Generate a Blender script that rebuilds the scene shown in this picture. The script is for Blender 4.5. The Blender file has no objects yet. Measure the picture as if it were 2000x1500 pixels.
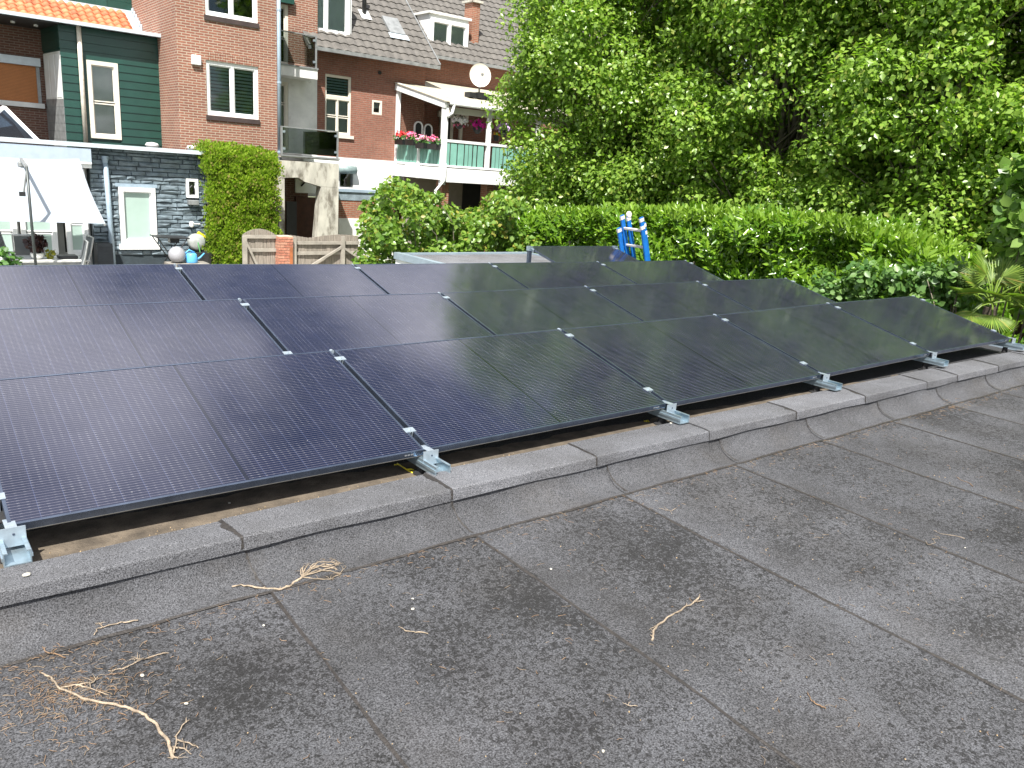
import bpy, math, random
import numpy as np
from mathutils import Vector, Matrix
R = math.radians
random.seed(7)
rng = np.random.default_rng(11)
scene = bpy.context.scene
COL = scene.collection

# ------------------------------------------------------------------ camera
F_PX, YAW, PITCH, ROLL = 1550.485, 0.68209, 0.26306, 0.07254
CAM_Z = 1.60
_f = Vector((math.sin(YAW)*math.cos(PITCH), math.cos(YAW)*math.cos(PITCH), -math.sin(PITCH)))
_r = Vector((math.cos(YAW), -math.sin(YAW), 0)); _u = _r.cross(_f)
C_RIGHT = _r*math.cos(ROLL) + _u*math.sin(ROLL)
C_UP = _u*math.cos(ROLL) - _r*math.sin(ROLL)
C_FWD = _f
cam_d = bpy.data.cameras.new('camera'); cam = bpy.data.objects.new('camera', cam_d); COL.objects.link(cam)
cam_d.sensor_width = 36; cam_d.lens = 36*F_PX/2000; cam_d.clip_start = 0.05; cam_d.clip_end = 600
m = Matrix.Identity(4)
for i in range(3):
    m[i][0] = C_RIGHT[i]; m[i][1] = C_UP[i]; m[i][2] = -C_FWD[i]
m[2][3] = CAM_Z
cam.matrix_world = m
scene.camera = cam

# ------------------------------------------------------------------ sky, sun, exposure
SUN_EL, SUN_AZ = R(56), R(40)          # azimuth: to the left of straight behind the camera's row direction
sun_dir = Vector((-math.sin(SUN_AZ)*math.cos(SUN_EL), -math.cos(SUN_AZ)*math.cos(SUN_EL), math.sin(SUN_EL)))
world = bpy.data.worlds.new('World'); scene.world = world; world.use_nodes = True
wn, wl = world.node_tree.nodes, world.node_tree.links
wn.clear()
wo = wn.new('ShaderNodeOutputWorld'); bg = wn.new('ShaderNodeBackground'); bg.inputs[1].default_value = 0.06
sky = wn.new('ShaderNodeTexSky'); sky.sky_type = 'NISHITA'; sky.sun_disc = False
sky.sun_elevation = SUN_EL; sky.sun_rotation = math.atan2(sun_dir.x, sun_dir.y)
sky.air_density = 1.0; sky.dust_density = 0.8; sky.ozone_density = 1.5
tc = wn.new('ShaderNodeTexCoord'); sep = wn.new('ShaderNodeSeparateXYZ'); wl.new(tc.outputs['Generated'], sep.inputs[0])
ad = wn.new('ShaderNodeMath'); ad.operation = 'MAXIMUM'; ad.inputs[1].default_value = 0.0; wl.new(sep.outputs[2], ad.inputs[0])
ad2 = wn.new('ShaderNodeMath'); ad2.operation = 'ADD'; ad2.inputs[1].default_value = 0.18; wl.new(ad.outputs[0], ad2.inputs[0])
dv = wn.new('ShaderNodeVectorMath'); dv.operation = 'DIVIDE'; wl.new(tc.outputs['Generated'], dv.inputs[0])
cb = wn.new('ShaderNodeCombineXYZ'); wl.new(ad2.outputs[0], cb.inputs[0]); wl.new(ad2.outputs[0], cb.inputs[1]); cb.inputs[2].default_value = 1
wl.new(cb.outputs[0], dv.inputs[1])
cn = wn.new('ShaderNodeTexNoise'); cn.inputs['Scale'].default_value = 2.6; cn.inputs['Detail'].default_value = 6; cn.inputs['Roughness'].default_value = 0.55
wl.new(dv.outputs[0], cn.inputs['Vector'])
cr = wn.new('ShaderNodeValToRGB'); cr.color_ramp.elements[0].position = 0.42; cr.color_ramp.elements[1].position = 0.59
cr.color_ramp.elements[1].color = (0.8, 0.8, 0.8, 1); wl.new(cn.outputs[0], cr.inputs[0])
cm = wn.new('ShaderNodeMixRGB'); cm.inputs[2].default_value = (18.5, 17.9, 17.9, 1)
wl.new(cr.outputs[0], cm.inputs[0]); wl.new(sky.outputs[0], cm.inputs[1]); wl.new(cm.outputs[0], bg.inputs[0]); wl.new(bg.outputs[0], wo.inputs[0])
sun_d = bpy.data.lights.new('sun', 'SUN'); sun_d.energy = 5.0; sun_d.angle = R(0.55); sun_d.color = (1.0, 0.965, 0.905)
sun = bpy.data.objects.new('sun', sun_d); COL.objects.link(sun)
sun.rotation_euler = (-sun_dir).to_track_quat('-Z', 'Y').to_euler(); sun.location = (-20, -20, 40)
vs = scene.view_settings
vs.view_transform = 'Standard'; vs.look = 'None'; vs.gamma = 1; vs.use_curve_mapping = False; vs.exposure = 1.08
scene.render.resolution_x, scene.render.resolution_y = 1024, 768
scene.cycles.max_bounces = 8; scene.cycles.transparent_max_bounces = 12
try: scene.cycles.use_denoising = True
except Exception: pass

# ------------------------------------------------------------------ helpers
def ray(px, py):
    return C_RIGHT*((px-1000)/F_PX) - C_UP*((py-750)/F_PX) + C_FWD
def PY(px, py, y): d = ray(px, py); v = d*(y/d.y); return Vector((v.x, y, v.z+CAM_Z))
def PX(px, py, x): d = ray(px, py); v = d*(x/d.x); return Vector((x, v.y, v.z+CAM_Z))
def PZ(px, py, z): d = ray(px, py); v = d*((z-CAM_Z)/d.z); return Vector((v.x, v.y, z))
def rect(y, l, r, t, b):
    """x0, x1, z0, z1 of an upright rectangle on the plane at depth y"""
    cx, cy = (l+r)/2, (t+b)/2
    return PY(l, cy, y).x, PY(r, cy, y).x, PY(cx, b, y).z, PY(cx, t, y).z

class MB:
    def __init__(s): s.v = []; s.f = []; s.mi = []; s.cm = 0
    def add(s, vs, fs):
        o = len(s.v); s.v += [tuple(p) for p in vs]; s.f += [tuple(i+o for i in f) for f in fs]; s.mi += [s.cm]*len(fs); return s
    def box(s, x0, x1, y0, y1, z0, z1):
        if x0 > x1: x0, x1 = x1, x0
        if y0 > y1: y0, y1 = y1, y0
        if z0 > z1: z0, z1 = z1, z0
        return s.add([(x0,y0,z0),(x1,y0,z0),(x1,y1,z0),(x0,y1,z0),(x0,y0,z1),(x1,y0,z1),(x1,y1,z1),(x0,y1,z1)],
              [(0,3,2,1),(4,5,6,7),(0,1,5,4),(1,2,6,5),(2,3,7,6),(3,0,4,7)])
    def quad(s, a, b, c, d): return s.add([a,b,c,d], [(0,1,2,3)])
    def slab(s, pts, off):
        """polygon pts (list of Vector) extruded by off vector"""
        n = len(pts); off = Vector(off); P = [Vector(p) for p in pts]
        vs = P+[p+off for p in P]
        fs = [tuple(range(n))[::-1], tuple(range(n, 2*n))]+[(i,(i+1)%n,(i+1)%n+n,i+n) for i in range(n)]
        return s.add(vs, fs)
    def bar(s, a, b, w, h, up=(0,0,1)):
        a, b = Vector(a), Vector(b); d = (b-a).normalized(); up = Vector(up)
        sd = d.cross(up)
        if sd.length < 1e-4: sd = d.cross(Vector((1,0,0)))
        sd.normalize(); u = sd.cross(d).normalized(); sd *= w/2; u *= h/2
        vs = [a-sd-u, a+sd-u, a+sd+u, a-sd+u, b-sd-u, b+sd-u, b+sd+u, b-sd+u]
        return s.add(vs, [(0,1,2,3),(4,7,6,5),(0,4,5,1),(1,5,6,2),(2,6,7,3),(3,7,4,0)])
    def tube(s, pts, rad, n=8, cap=True):
        P = [Vector(p) for p in pts]; k = len(P)
        rr = rad if isinstance(rad, (list, tuple)) else [rad]*k
        vs = []; ref = None
        for i in range(k):
            d = (P[min(i+1,k-1)]-P[max(i-1,0)])
            if d.length < 1e-9: d = Vector((0,0,1))
            d.normalize()
            if ref is None:
                ref = d.cross(Vector((0,0,1)))
                if ref.length < .1: ref = d.cross(Vector((1,0,0)))
            ref = (ref-d*ref.dot(d))
            if ref.length < 1e-6: ref = d.cross(Vector((0.3,1,0.2)))
            ref.normalize(); w = d.cross(ref)
            for j in range(n):
                a = 2*math.pi*j/n; vs.append(P[i]+(ref*math.cos(a)+w*math.sin(a))*rr[i])
        fs = [(i*n+j, i*n+(j+1)%n, (i+1)*n+(j+1)%n, (i+1)*n+j) for i in range(k-1) for j in range(n)]
        if cap: fs += [tuple(range(n))[::-1], tuple(range((k-1)*n, k*n))]
        return s.add(vs, fs)
    def lathe(s, prof, c=(0,0,0), n=16, axis='z'):
        """prof: list of (r, h)"""
        vs = []; k = len(prof)
        for r_, h in prof:
            for j in range(n):
                a = 2*math.pi*j/n; p = (r_*math.cos(a), r_*math.sin(a), h)
                if axis == 'y': p = (p[0], p[2], p[1])
                if axis == 'x': p = (p[2], p[0], p[1])
                vs.append((p[0]+c[0], p[1]+c[1], p[2]+c[2]))
        fs = [(i*n+j, i*n+(j+1)%n, (i+1)*n+(j+1)%n, (i+1)*n+j) for i in range(k-1) for j in range(n)]
        fs += [tuple(range(n))[::-1], tuple(range((k-1)*n, k*n))]
        return s.add(vs, fs)
    def mesh(s, name, off=None, mats=None, smooth=False):
        me = bpy.data.meshes.new(name)
        v = s.v if off is None else [(p[0]-off[0], p[1]-off[1], p[2]-off[2]) for p in s.v]
        me.from_pydata(v, [], s.f)
        for mm in (mats or []): me.materials.append(mm)
        if mats and len(mats) > 1: me.polygons.foreach_set('material_index', s.mi)
        if smooth: me.polygons.foreach_set('use_smooth', [True]*len(s.f))
        me.update(); return me
    def build(s, name, mat, parent=None, smooth=False, bevel=0, **tags):
        off = Vector((0,0,0)); q = parent
        while q is not None: off = off+q.location; q = q.parent
        me = s.mesh(name, off, mat if isinstance(mat, list) else [mat], smooth)
        o = bpy.data.objects.new(name, me); COL.objects.link(o)
        if parent is not None: o.parent = parent
        if bevel:
            md = o.modifiers.new('b', 'BEVEL'); md.width = bevel; md.segments = 2; md.limit_method = 'ANGLE'
        for k, v in tags.items(): o[k] = v
        return o

def thing(name, loc, label, category, group=None):
    o = bpy.data.objects.new(name, None); COL.objects.link(o); o.location = loc; o.empty_display_size = .2
    o['label'] = label; o['category'] = category
    if group: o['group'] = group
    return o
def copy_tree(o, parent=None):
    c = o.copy(); COL.objects.link(c); c.parent = parent
    for ch in list(o.children): copy_tree(ch, c)
    return c
def obj_from(me, name, parent=None, **tags):
    o = bpy.data.objects.new(name, me); COL.objects.link(o)
    if parent is not None: o.parent = parent
    for k, v in tags.items(): o[k] = v
    return o
def np_obj(name, V, T, mat, parent=None, **tags):
    me = bpy.data.meshes.new(name)
    V = np.asarray(V, np.float32); T = np.asarray(T, np.int32)
    if parent is not None: V = V-np.array(parent.location, np.float32)
    me.vertices.add(len(V)); me.vertices.foreach_set('co', V.ravel())
    k = T.shape[1]
    me.loops.add(T.size); me.loops.foreach_set('vertex_index', T.ravel())
    me.polygons.add(len(T)); me.polygons.foreach_set('loop_start', np.arange(0, T.size, k, dtype=np.int32))
    me.materials.append(mat); me.update(calc_edges=True); me.validate()
    if name in ('crown', 'foliage', 'young_shoots', 'leaves', 'blooms'): tags['kind'] = 'stuff'
    return obj_from(me, name, parent, **tags)

# ------------------------------------------------------------------ materials
def newmat(name):
    m = bpy.data.materials.new(name); m.use_nodes = True
    n, l = m.node_tree.nodes, m.node_tree.links
    b = n['Principled BSDF']; return m, n, l, b
def rgba(c): return (c[0], c[1], c[2], 1)
def node(n, kind, **kw):
    x = n.new(kind)
    for k, v in kw.items():
        if k in x.inputs: x.inputs[k].default_value = v
        else: setattr(x, k, v)
    return x
def ramp(n, l, src, p0, p1, c0=(0,0,0), c1=(1,1,1)):
    if p0 > p1: p0, p1, c0, c1 = p1, p0, c1, c0
    r = n.new('ShaderNodeValToRGB'); e = r.color_ramp.elements
    e[0].position, e[1].position = p0, p1; e[0].color, e[1].color = rgba(c0), rgba(c1)
    l.new(src, r.inputs[0]); return r.outputs[0]
def mix(n, l, fac, a, b, mode='MIX'):
    x = n.new('ShaderNodeMixRGB'); x.blend_type = mode
    for i, s in ((0, fac), (1, a), (2, b)):
        if isinstance(s, (int, float)): x.inputs[i].default_value = s
        elif isinstance(s, tuple): x.inputs[i].default_value = rgba(s)
        else: l.new(s, x.inputs[i])
    return x.outputs[0]
def noise(n, l, vec, scale, detail=4, rough=.55, dist=0):
    x = node(n, 'ShaderNodeTexNoise', Scale=scale, Detail=detail, Roughness=rough, Distortion=dist)
    if vec is not None: l.new(vec, x.inputs['Vector'])
    return x.outputs[0]
def bump(n, l, h, b, strength=.4, dist=.01):
    x = node(n, 'ShaderNodeBump', Strength=strength, Distance=dist); l.new(h, x.inputs['Height']); l.new(x.outputs[0], b.inputs['Normal'])
def pos(n): return n.new('ShaderNodeNewGeometry').outputs['Position']
def objco(n): return n.new('ShaderNodeTexCoord').outputs['Object']

def plain(name, c, rough=.6, metal=0, var=.25, scale=6, spec=.5, bmp=0, bscale=40, stretch=None, dirt=None):
    """paint, plastic, wood, metal: base colour with uneven tone, optional grain and stains"""
    m, n, l, b = newmat(name); v = pos(n)
    if stretch:
        mp = n.new('ShaderNodeMapping'); mp.inputs['Scale'].default_value = stretch; l.new(v, mp.inputs[0]); v = mp.outputs[0]
    f = noise(n, l, v, scale, 5)
    lo = tuple(x*(1-var) for x in c); hi = tuple(min(1, x*(1+var)) for x in c)
    col = ramp(n, l, f, .3, .7, lo, hi)
    if dirt:
        d = noise(n, l, v, dirt[1], 6, .65); col = mix(n, l, ramp(n, l, d, dirt[2], dirt[2]+.15), col, dirt[0])
    l.new(col, b.inputs['Base Color']); b.inputs['Roughness'].default_value = rough; b.inputs['Metallic'].default_value = metal
    b.inputs['Specular IOR Level'].default_value = spec
    if bmp: bump(n, l, noise(n, l, v, bscale, 4), b, bmp, .01)
    return m
def brick(name, c1, c2, mort, w=.22, h=.0625, ms=.011, dark=None, vertical=False):
    m, n, l, b = newmat(name); p = pos(n)
    sx = n.new('ShaderNodeSeparateXYZ'); l.new(p, sx.inputs[0])
    a = node(n, 'ShaderNodeMath', operation='ADD'); l.new(sx.outputs[0], a.inputs[0]); l.new(sx.outputs[1], a.inputs[1])
    cx = n.new('ShaderNodeCombineXYZ')
    if vertical: l.new(sx.outputs[2], cx.inputs[0]); l.new(a.outputs[0], cx.inputs[1])
    else: l.new(a.outputs[0], cx.inputs[0]); l.new(sx.outputs[2], cx.inputs[1])
    t = node(n, 'ShaderNodeTexBrick', Scale=1.0); l.new(cx.outputs[0], t.inputs['Vector'])
    t.inputs['Color1'].default_value = rgba(c1); t.inputs['Color2'].default_value = rgba(c2); t.inputs['Mortar'].default_value = rgba(mort)
    t.inputs['Mortar Size'].default_value = ms; t.inputs['Brick Width'].default_value = w; t.inputs['Row Height'].default_value = h
    t.inputs['Mortar Smooth'].default_value = .2; t.inputs['Bias'].default_value = -.1
    col = mix(n, l, .55, t.outputs[0], ramp(n, l, noise(n, l, p, 14, 5), .3, .7, (.62,.6,.58), (1.0,1.0,1.0)), 'MULTIPLY')
    col = mix(n, l, .45, col, ramp(n, l, noise(n, l, p, 1.1, 5, .6), .3, .7, (.6,.58,.56), (1.15,1.12,1.1)), 'MULTIPLY')
    if dark: col = mix(n, l, ramp(n, l, noise(n, l, p, .8, 5), .5, .6), col, dark)
    l.new(col, b.inputs['Base Color']); b.inputs['Roughness'].default_value = .88
    iv = n.new('ShaderNodeInvert'); l.new(t.outputs[1], iv.inputs[1]); bump(n, l, iv.outputs[0], b, .7, .012)
    return m
def leafmat(name, c0, c1, rough=.4, trans=.35, spec=.45, yellow=None):
    m, n, l, b = newmat(name)
    g = n.new('ShaderNodeNewGeometry'); rd = g.outputs['Random Per Island']
    col = ramp(n, l, rd, 0, 1, c0, c1)
    big = noise(n, l, g.outputs['Position'], 1.3, 3); col = mix(n, l, .5, col, ramp(n, l, big, .3, .7, (.62,.7,.6), (1.2,1.15,1.05)), 'MULTIPLY')
    if yellow:
        wn_ = n.new('ShaderNodeTexWhiteNoise'); wn_.noise_dimensions = '1D'; l.new(rd, wn_.inputs['W'])
        col = mix(n, l, ramp(n, l, wn_.outputs['Value'], .9, .93), col, yellow)
    l.new(col, b.inputs['Base Color']); b.inputs['Roughness'].default_value = rough; b.inputs['Specular IOR Level'].default_value = spec
    tr = n.new('ShaderNodeBsdfTranslucent'); l.new(mix(n, l, 1, col, (1.15,1.4,.5), 'MULTIPLY'), tr.inputs[0])
    mx = n.new('ShaderNodeMixShader'); mx.inputs[0].default_value = trans
    l.new(b.outputs[0], mx.inputs[1]); l.new(tr.outputs[0], mx.inputs[2]); l.new(mx.outputs[0], n['Material Output'].inputs[0])
    return m
def glass(name, tint=(.9,.95,.95), refl=.9, clear=.8):
    m, n, l, b = newmat(name)
    t = n.new('ShaderNodeBsdfTransparent'); t.inputs[0].default_value = rgba(tuple(x*clear for x in tint))
    g = n.new('ShaderNodeBsdfGlossy'); g.inputs['Roughness'].default_value = .03; g.inputs[0].default_value = (refl,)*3+(1,)
    fr = node(n, 'ShaderNodeFresnel', IOR=1.52); mx = n.new('ShaderNodeMixShader')
    l.new(fr.outputs[0], mx.inputs[0]); l.new(t.outputs[0], mx.inputs[1]); l.new(g.outputs[0], mx.inputs[2]); l.new(mx.outputs[0], n['Material Output'].inputs[0])
    return m

def bitumen(name, base=.15, patches=.5, warm=.25, seed=0., strips=False, gs=165):
    m, n, l, b = newmat(name); p = pos(n)
    mp = n.new('ShaderNodeMapping'); mp.inputs['Location'].default_value = (seed, seed*1.7, 0); l.new(p, mp.inputs[0]); p = mp.outputs[0]
    gr = noise(n, l, p, gs, 3, .75)                                   # mineral granules
    c = ramp(n, l, gr, .38, .62, (base*.28,base*.285,base*.305), (base*1.78,base*1.8,base*1.9))
    tone = ramp(n, l, noise(n, l, p, 2.2, 5, .6), .32, .68, (.72,.71,.70), (1.22,1.23,1.26))
    c = mix(n, l, .9, c, tone, 'MULTIPLY')
    wm = ramp(n, l, noise(n, l, p, 1.6, 6, .6), .5, .72, (0,0,0), (warm,)*3)
    c = mix(n, l, wm, c, (base*1.08, base*.94, base*.78))
    if patches:                                                          # worn, lichen-dark areas: fine dark strands inside soft patches
        pm = noise(n, l, p, 1.15, 5, .62); fine = noise(n, l, p, 58, 5, .70, .9)
        s = node(n, 'ShaderNodeMath', operation='MULTIPLY_ADD'); l.new(pm, s.inputs[0]); s.inputs[1].default_value = .45; l.new(fine, s.inputs[2])
        k = ramp(n, l, s.outputs[0], .70, .80, (0,0,0), (patches,)*3)
        if strips:                                                       # the welded lap beside each seam stays clean
            sx_ = n.new('ShaderNodeSeparateXYZ'); l.new(pos(n), sx_.inputs[0])
            q1 = node(n, 'ShaderNodeMath', operation='MULTIPLY_ADD'); l.new(sx_.outputs[1], q1.inputs[0]); q1.inputs[1].default_value = -.030; l.new(sx_.outputs[0], q1.inputs[2])
            q2 = node(n, 'ShaderNodeMath', operation='MULTIPLY_ADD'); l.new(q1.outputs[0], q2.inputs[0]); q2.inputs[1].default_value = 1/.945; q2.inputs[2].default_value = -(1.02-.078)/.945+20-.08
            q2b = node(n, 'ShaderNodeMath', operation='MULTIPLY_ADD'); l.new(noise(n, l, pos(n), 9, 5, .7), q2b.inputs[0]); q2b.inputs[1].default_value = .16; l.new(q2.outputs[0], q2b.inputs[2])
            q3 = node(n, 'ShaderNodeMath', operation='FRACT'); l.new(q2b.outputs[0], q3.inputs[0])
            k = mix(n, l, 1, k, ramp(n, l, q3.outputs[0], .06, .34, (.30,)*3, (1,1,1)), 'MULTIPLY')
        c = mix(n, l, k, c, (base*.2, base*.195, base*.19))
        k2 = ramp(n, l, s.outputs[0], .64, .56, (0,0,0), (.4,)*3)
        c = mix(n, l, k2, c, (base*1.35, base*1.42, base*1.55))
    sp = node(n, 'ShaderNodeTexVoronoi', Scale=70.0); l.new(p, sp.inputs['Vector'])
    sv = n.new('ShaderNodeSeparateXYZ'); l.new(sp.outputs['Color'], sv.inputs[0])
    w1 = ramp(n, l, sp.outputs['Distance'], .13, .08); w2 = ramp(n, l, sv.outputs[0], .93, .94)
    c = mix(n, l, mix(n, l, 1, w1, w2, 'MULTIPLY'), c, (base*3.4, base*3.3, base*3.0))
    l.new(c, b.inputs['Base Color']); b.inputs['Roughness'].default_value = .85; b.inputs['Specular IOR Level'].default_value = .18
    h = mix(n, l, .5, gr, noise(n, l, p, 75, 5, .7)); h = mix(n, l, .25, h, noise(n, l, p, 7, 3)); bump(n, l, h, b, 1.0, .010)
    return m

# ================================================================== materials in use
M_SHEET = [bitumen('bitumen_sheet_%d' % i, .075+.005*((i*5) % 3-1), .80, .14, 3.71, True) for i in range(4)]
M_CAP = [bitumen('bitumen_cap_%d' % i, .116+.008*(i-1), .0, .06, 40+i*5.3, gs=240) for i in range(3)]
M_CANT = [bitumen('bitumen_cant_%d' % i, .078, .2, .4, 70+i*4.1, gs=220) for i in range(2)]
M_TAR = plain('tar', (.028,.024,.021), .55, var=.5, scale=60, bmp=.5, bscale=150)
M_DUSTROOF = plain('dusty_bitumen', (.10,.08,.058), .95, var=.5, scale=9, bmp=.6, bscale=120, dirt=((.07,.055,.04), 30, .55))
M_BLACK = plain('black_anodised', (.13,.16,.22), .26, .8, var=.2, scale=12)
M_BLKB = plain('black_backsheet', (.010,.010,.011), .6)
M_RUBBER = plain('black_rubber', (.015,.015,.016), .7, var=.3)
M_GALV = plain('galvanised_steel', (.40,.50,.56), .36, .8, .16, 30)
M_CLAMP = plain('clamp_aluminium', (.44,.51,.56), .42, .7, .1, 40)
M_YELLOW = plain('yellow_plastic', (.72,.60,.03), .45, var=.1)
M_TWIG = plain('bleached_twig', (.31,.245,.175), .8, var=.45, scale=30, bmp=.8, bscale=160, dirt=((.13,.095,.065), 45, .56))
M_TWIG2 = plain('brown_twig', (.20,.125,.07), .85, var=.5, scale=40, bmp=.4, bscale=90)
M_PEB = plain('pale_pebble', (.44,.42,.36), .7, var=.3, scale=50)

# ================================================================== ground
M_GROUND = plain('garden_soil_and_grass', (.075,.085,.038), .95, var=.55, scale=.9, bmp=.6, bscale=25, dirt=((.16,.14,.11), 1.6, .55))
GZ = -1.55
MB().quad((-180,-140,GZ),(260,-140,GZ),(260,300,GZ),(-180,300,GZ)).build('ground', M_GROUND, kind='structure')
M_PAVE = plain('patio_paving', (.42,.40,.37), .85, var=.2, scale=5, bmp=.3)
MB().box(-1.5, 9.2, 16.4, 20.9, GZ, GZ+.03).build('patio', M_PAVE, kind='structure')
M_GRASS = leafmat('grass_blades', (.09,.15,.025), (.17,.24,.05), .6, .3)

# ================================================================== near flat roof (where the camera stands) and its sheets
root = MB().box(-4.0, 9.9, -3.4, 2.74, GZ, -.002).build('flat_roof', M_SHEET[0], kind='structure')
def wob(a, s): return s*(math.sin(a*3.1+s*900)+.6*math.sin(a*7.7+1.3+s*400)+.35*math.sin(a*17.3+s*77))
seams = [-4.0,-2.78,-1.83,-.88,.07,1.02,1.97,2.905,3.85,4.79,5.74,6.70,7.65,8.60,9.9]
for i in range(len(seams)-1):
    x0, x1 = seams[i], seams[i+1]+.085*(i < len(seams)-2)
    b = MB(); ny = 44; rows = []
    for j in range(ny+1):
        y = -3.4+(2.655+3.4)*j/ny; sl = -.030*(2.6-y)
        l_ = x0+sl+wob(y+i*3, .0035); r_ = x1+sl+wob(y+i*5+2, .004)
        rows.append(((r_, y, .0012), (r_-.10, y, .0055+wob(y*2+i, .0006)), ((l_+r_)/2, y, .0060), (l_+.03, y, .0076), (l_, y, .0095)))
    vs = [p for r_ in rows for p in r_]+[(r_[-1][0]-.0005, r_[-1][1], .0005) for r_ in rows]
    fs = [(j*5+k, (j+1)*5+k, (j+1)*5+k+1, j*5+k+1) for j in range(ny) for k in range(4)]
    o = (ny+1)*5; fs += [(j*5+4, (j+1)*5+4, o+j+1, o+j) for j in range(ny)]
    b.add(vs, fs).build('roofing_sheet', M_SHEET[(i*3) % 4], root)
    # thin line of squeezed-out tar along the overlap
    if 0 < i:
        b = MB(); pts = []
        for j in range(ny+1):
            y = -3.4+(2.655+3.4)*j/ny; sl = -.030*(2.6-y)
            pts.append((x0+sl+wob(y+i*3, .0035), y, (.0050+.0026*math.sin(y*9+i)+.0018*math.sin(y*23))*.9+.0012))
        vs = []
        for (x, y, w) in pts: vs += [(x+.002, y, .0100), (x-w*.5, y, .0092), (x-w-.002, y, .0066)]
        b.add(vs, [(j*3+k, j*3+k+3, j*3+k+4, j*3+k+1) for j in range(ny) for k in range(2)]).build('tar_seam', M_TAR, root)

# ================================================================== parapet: capping sheets, cant strips
par = thing('roof_parapet', (0, 2.8, 0), 'low grey bitumen-covered parapet between the two flat roofs', 'parapet')
MB().box(-4, 9.75, 2.765, 2.93, GZ, .150).build('upstand', M_CANT[0], par)
capx = [(-3.0,0,0),(-1.95,0,0),(-.98,0,0),(.02,0,0),(.974,-.011,.0),(1.935,.016,.0),(2.842,.039,0),(3.776,.058,0),(4.69,.067,0),(5.578,.13,0),(6.55,.10,0),(7.10,.14,0),(7.95,.13,0),(8.85,.13,0),(9.75,0,0)]
def ybk(x): return 2.945+.07*min(1, max(0, (x-.4)/1.6))+.012*max(0, x-3)/3
CAP_PROF = [(1.0,.006),(.93,.0),(.55,.0),(.15,.0)]
def cap_ring(x, sh, lift):
    """points of the capping across the parapet: back edge, top, rounded arris, front face"""
    yb = ybk(x); ya = 2.752; pts = []
    top = lambda t: .165+.015*(1-t)
    pts.append((x+sh, yb+.004, .118)); pts.append((x+sh, yb, top(1)-.006)); pts.append((x+sh*.95, yb-.012, top(.95)))
    for t in (.7, .45, .2): pts.append((x+sh*t, ya+(yb-ya)*t, top(t)+.0015*math.sin(x*5+t*7)))
    for a in (90, 60, 30, 0):
        pts.append((x, ya+.011-.011*math.sin(R(90-a)), top(.03)-.011+.011*math.cos(R(90-a))))
    pts.append((x, ya-.003, .150)); pts.append((x, ya-.006+.002*math.sin(x*11), .128+.003*math.sin(x*6.3)))
    out = []
    c = Vector((0, 2.86, .08))
    for (px_, py_, pz_) in pts:
        d = Vector((0, py_-c.y, pz_-c.z)).normalized()*lift
        out.append((px_, py_+d.y, pz_+d.z))
    out.append((x, ya+.006, .130))                                     # folded underside of the drip edge
    return out
for i in range(len(capx)-1):
    (xa, sa, _), (xb, sb, _) = capx[i], capx[i+1]
    b = MB(); n = 14; rings = []
    for j in range(n+1):
        t = j/n; x = xa+(xb+.05-xa)*t; rings.append(cap_ring(x+(wob(i*3.3, .003) if j in (0,) else 0), sa+(sb-sa)*t, .008*(1-t)+.0006))
    k = len(rings[0]); vs = [p for r_ in rings for p in r_]
    # close the raised leading end
    e = [(p[0], 2.86+(p[1]-2.86)*.965, .08+(p[2]-.08)*.93) for p in rings[0]]
    vs += e; fs = [(j*k+q, (j+1)*k+q, (j+1)*k+q+1, j*k+q+1) for j in range(n) for q in range(k-1)]
    o = (n+1)*k; fs += [(o+q, q, q+1, o+q+1) for q in range(k-1)]
    b.add(vs, fs).build('capping_sheet', M_CAP[i % 3], par)
    if 0 < i:                                                            # tar squeezed out along the overlap
        rr = random.Random(i*13+1); base = cap_ring(xa-.004, sa, .0035); b = MB(); vs = []
        thick = rr.choice([.6, 1.0, 1.5]) if i not in (4, 5) else 1.9
        fine = []
        for q in range(1, len(base)-2):
            for s in range(3):
                t = s/3; fine.append(tuple(base[q][c]*(1-t)+base[q+1][c]*t for c in range(3)))
        for q, p in enumerate(fine):
            w = (.003+.007*rr.random()+(.012*max(0, math.sin(q*.5+i)) if q < 12 else 0))*thick*(.8 if q < 16 else .55)
            vs += [(p[0]-w, p[1], p[2]), (p[0]+.004+.004*rr.random(), p[1], p[2]+.002)]
        b.add(vs, [(q*2, q*2+1, q*2+3, q*2+2) for q in range(len(fine)-1)]).build('tar_seam', M_TAR, par)
cantx = [-3.0,-1.9,-.95,.03,.98,1.93,2.922,3.874,4.808,5.762,6.72,7.68,8.62,9.75]
def cant_ring(x, lift):
    prof = [(2.757,.158),(2.752,.12),(2.746,.098),(2.735,.074),(2.716,.052),(2.69,.034),(2.66,.022),(2.63,.0145),(2.604+wob(x*1.7, .004),.0135)]
    return [(x, y-lift*.6, z+lift) for y, z in prof]+[(x, 2.603+wob(x*1.7, .004), .005)]
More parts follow.
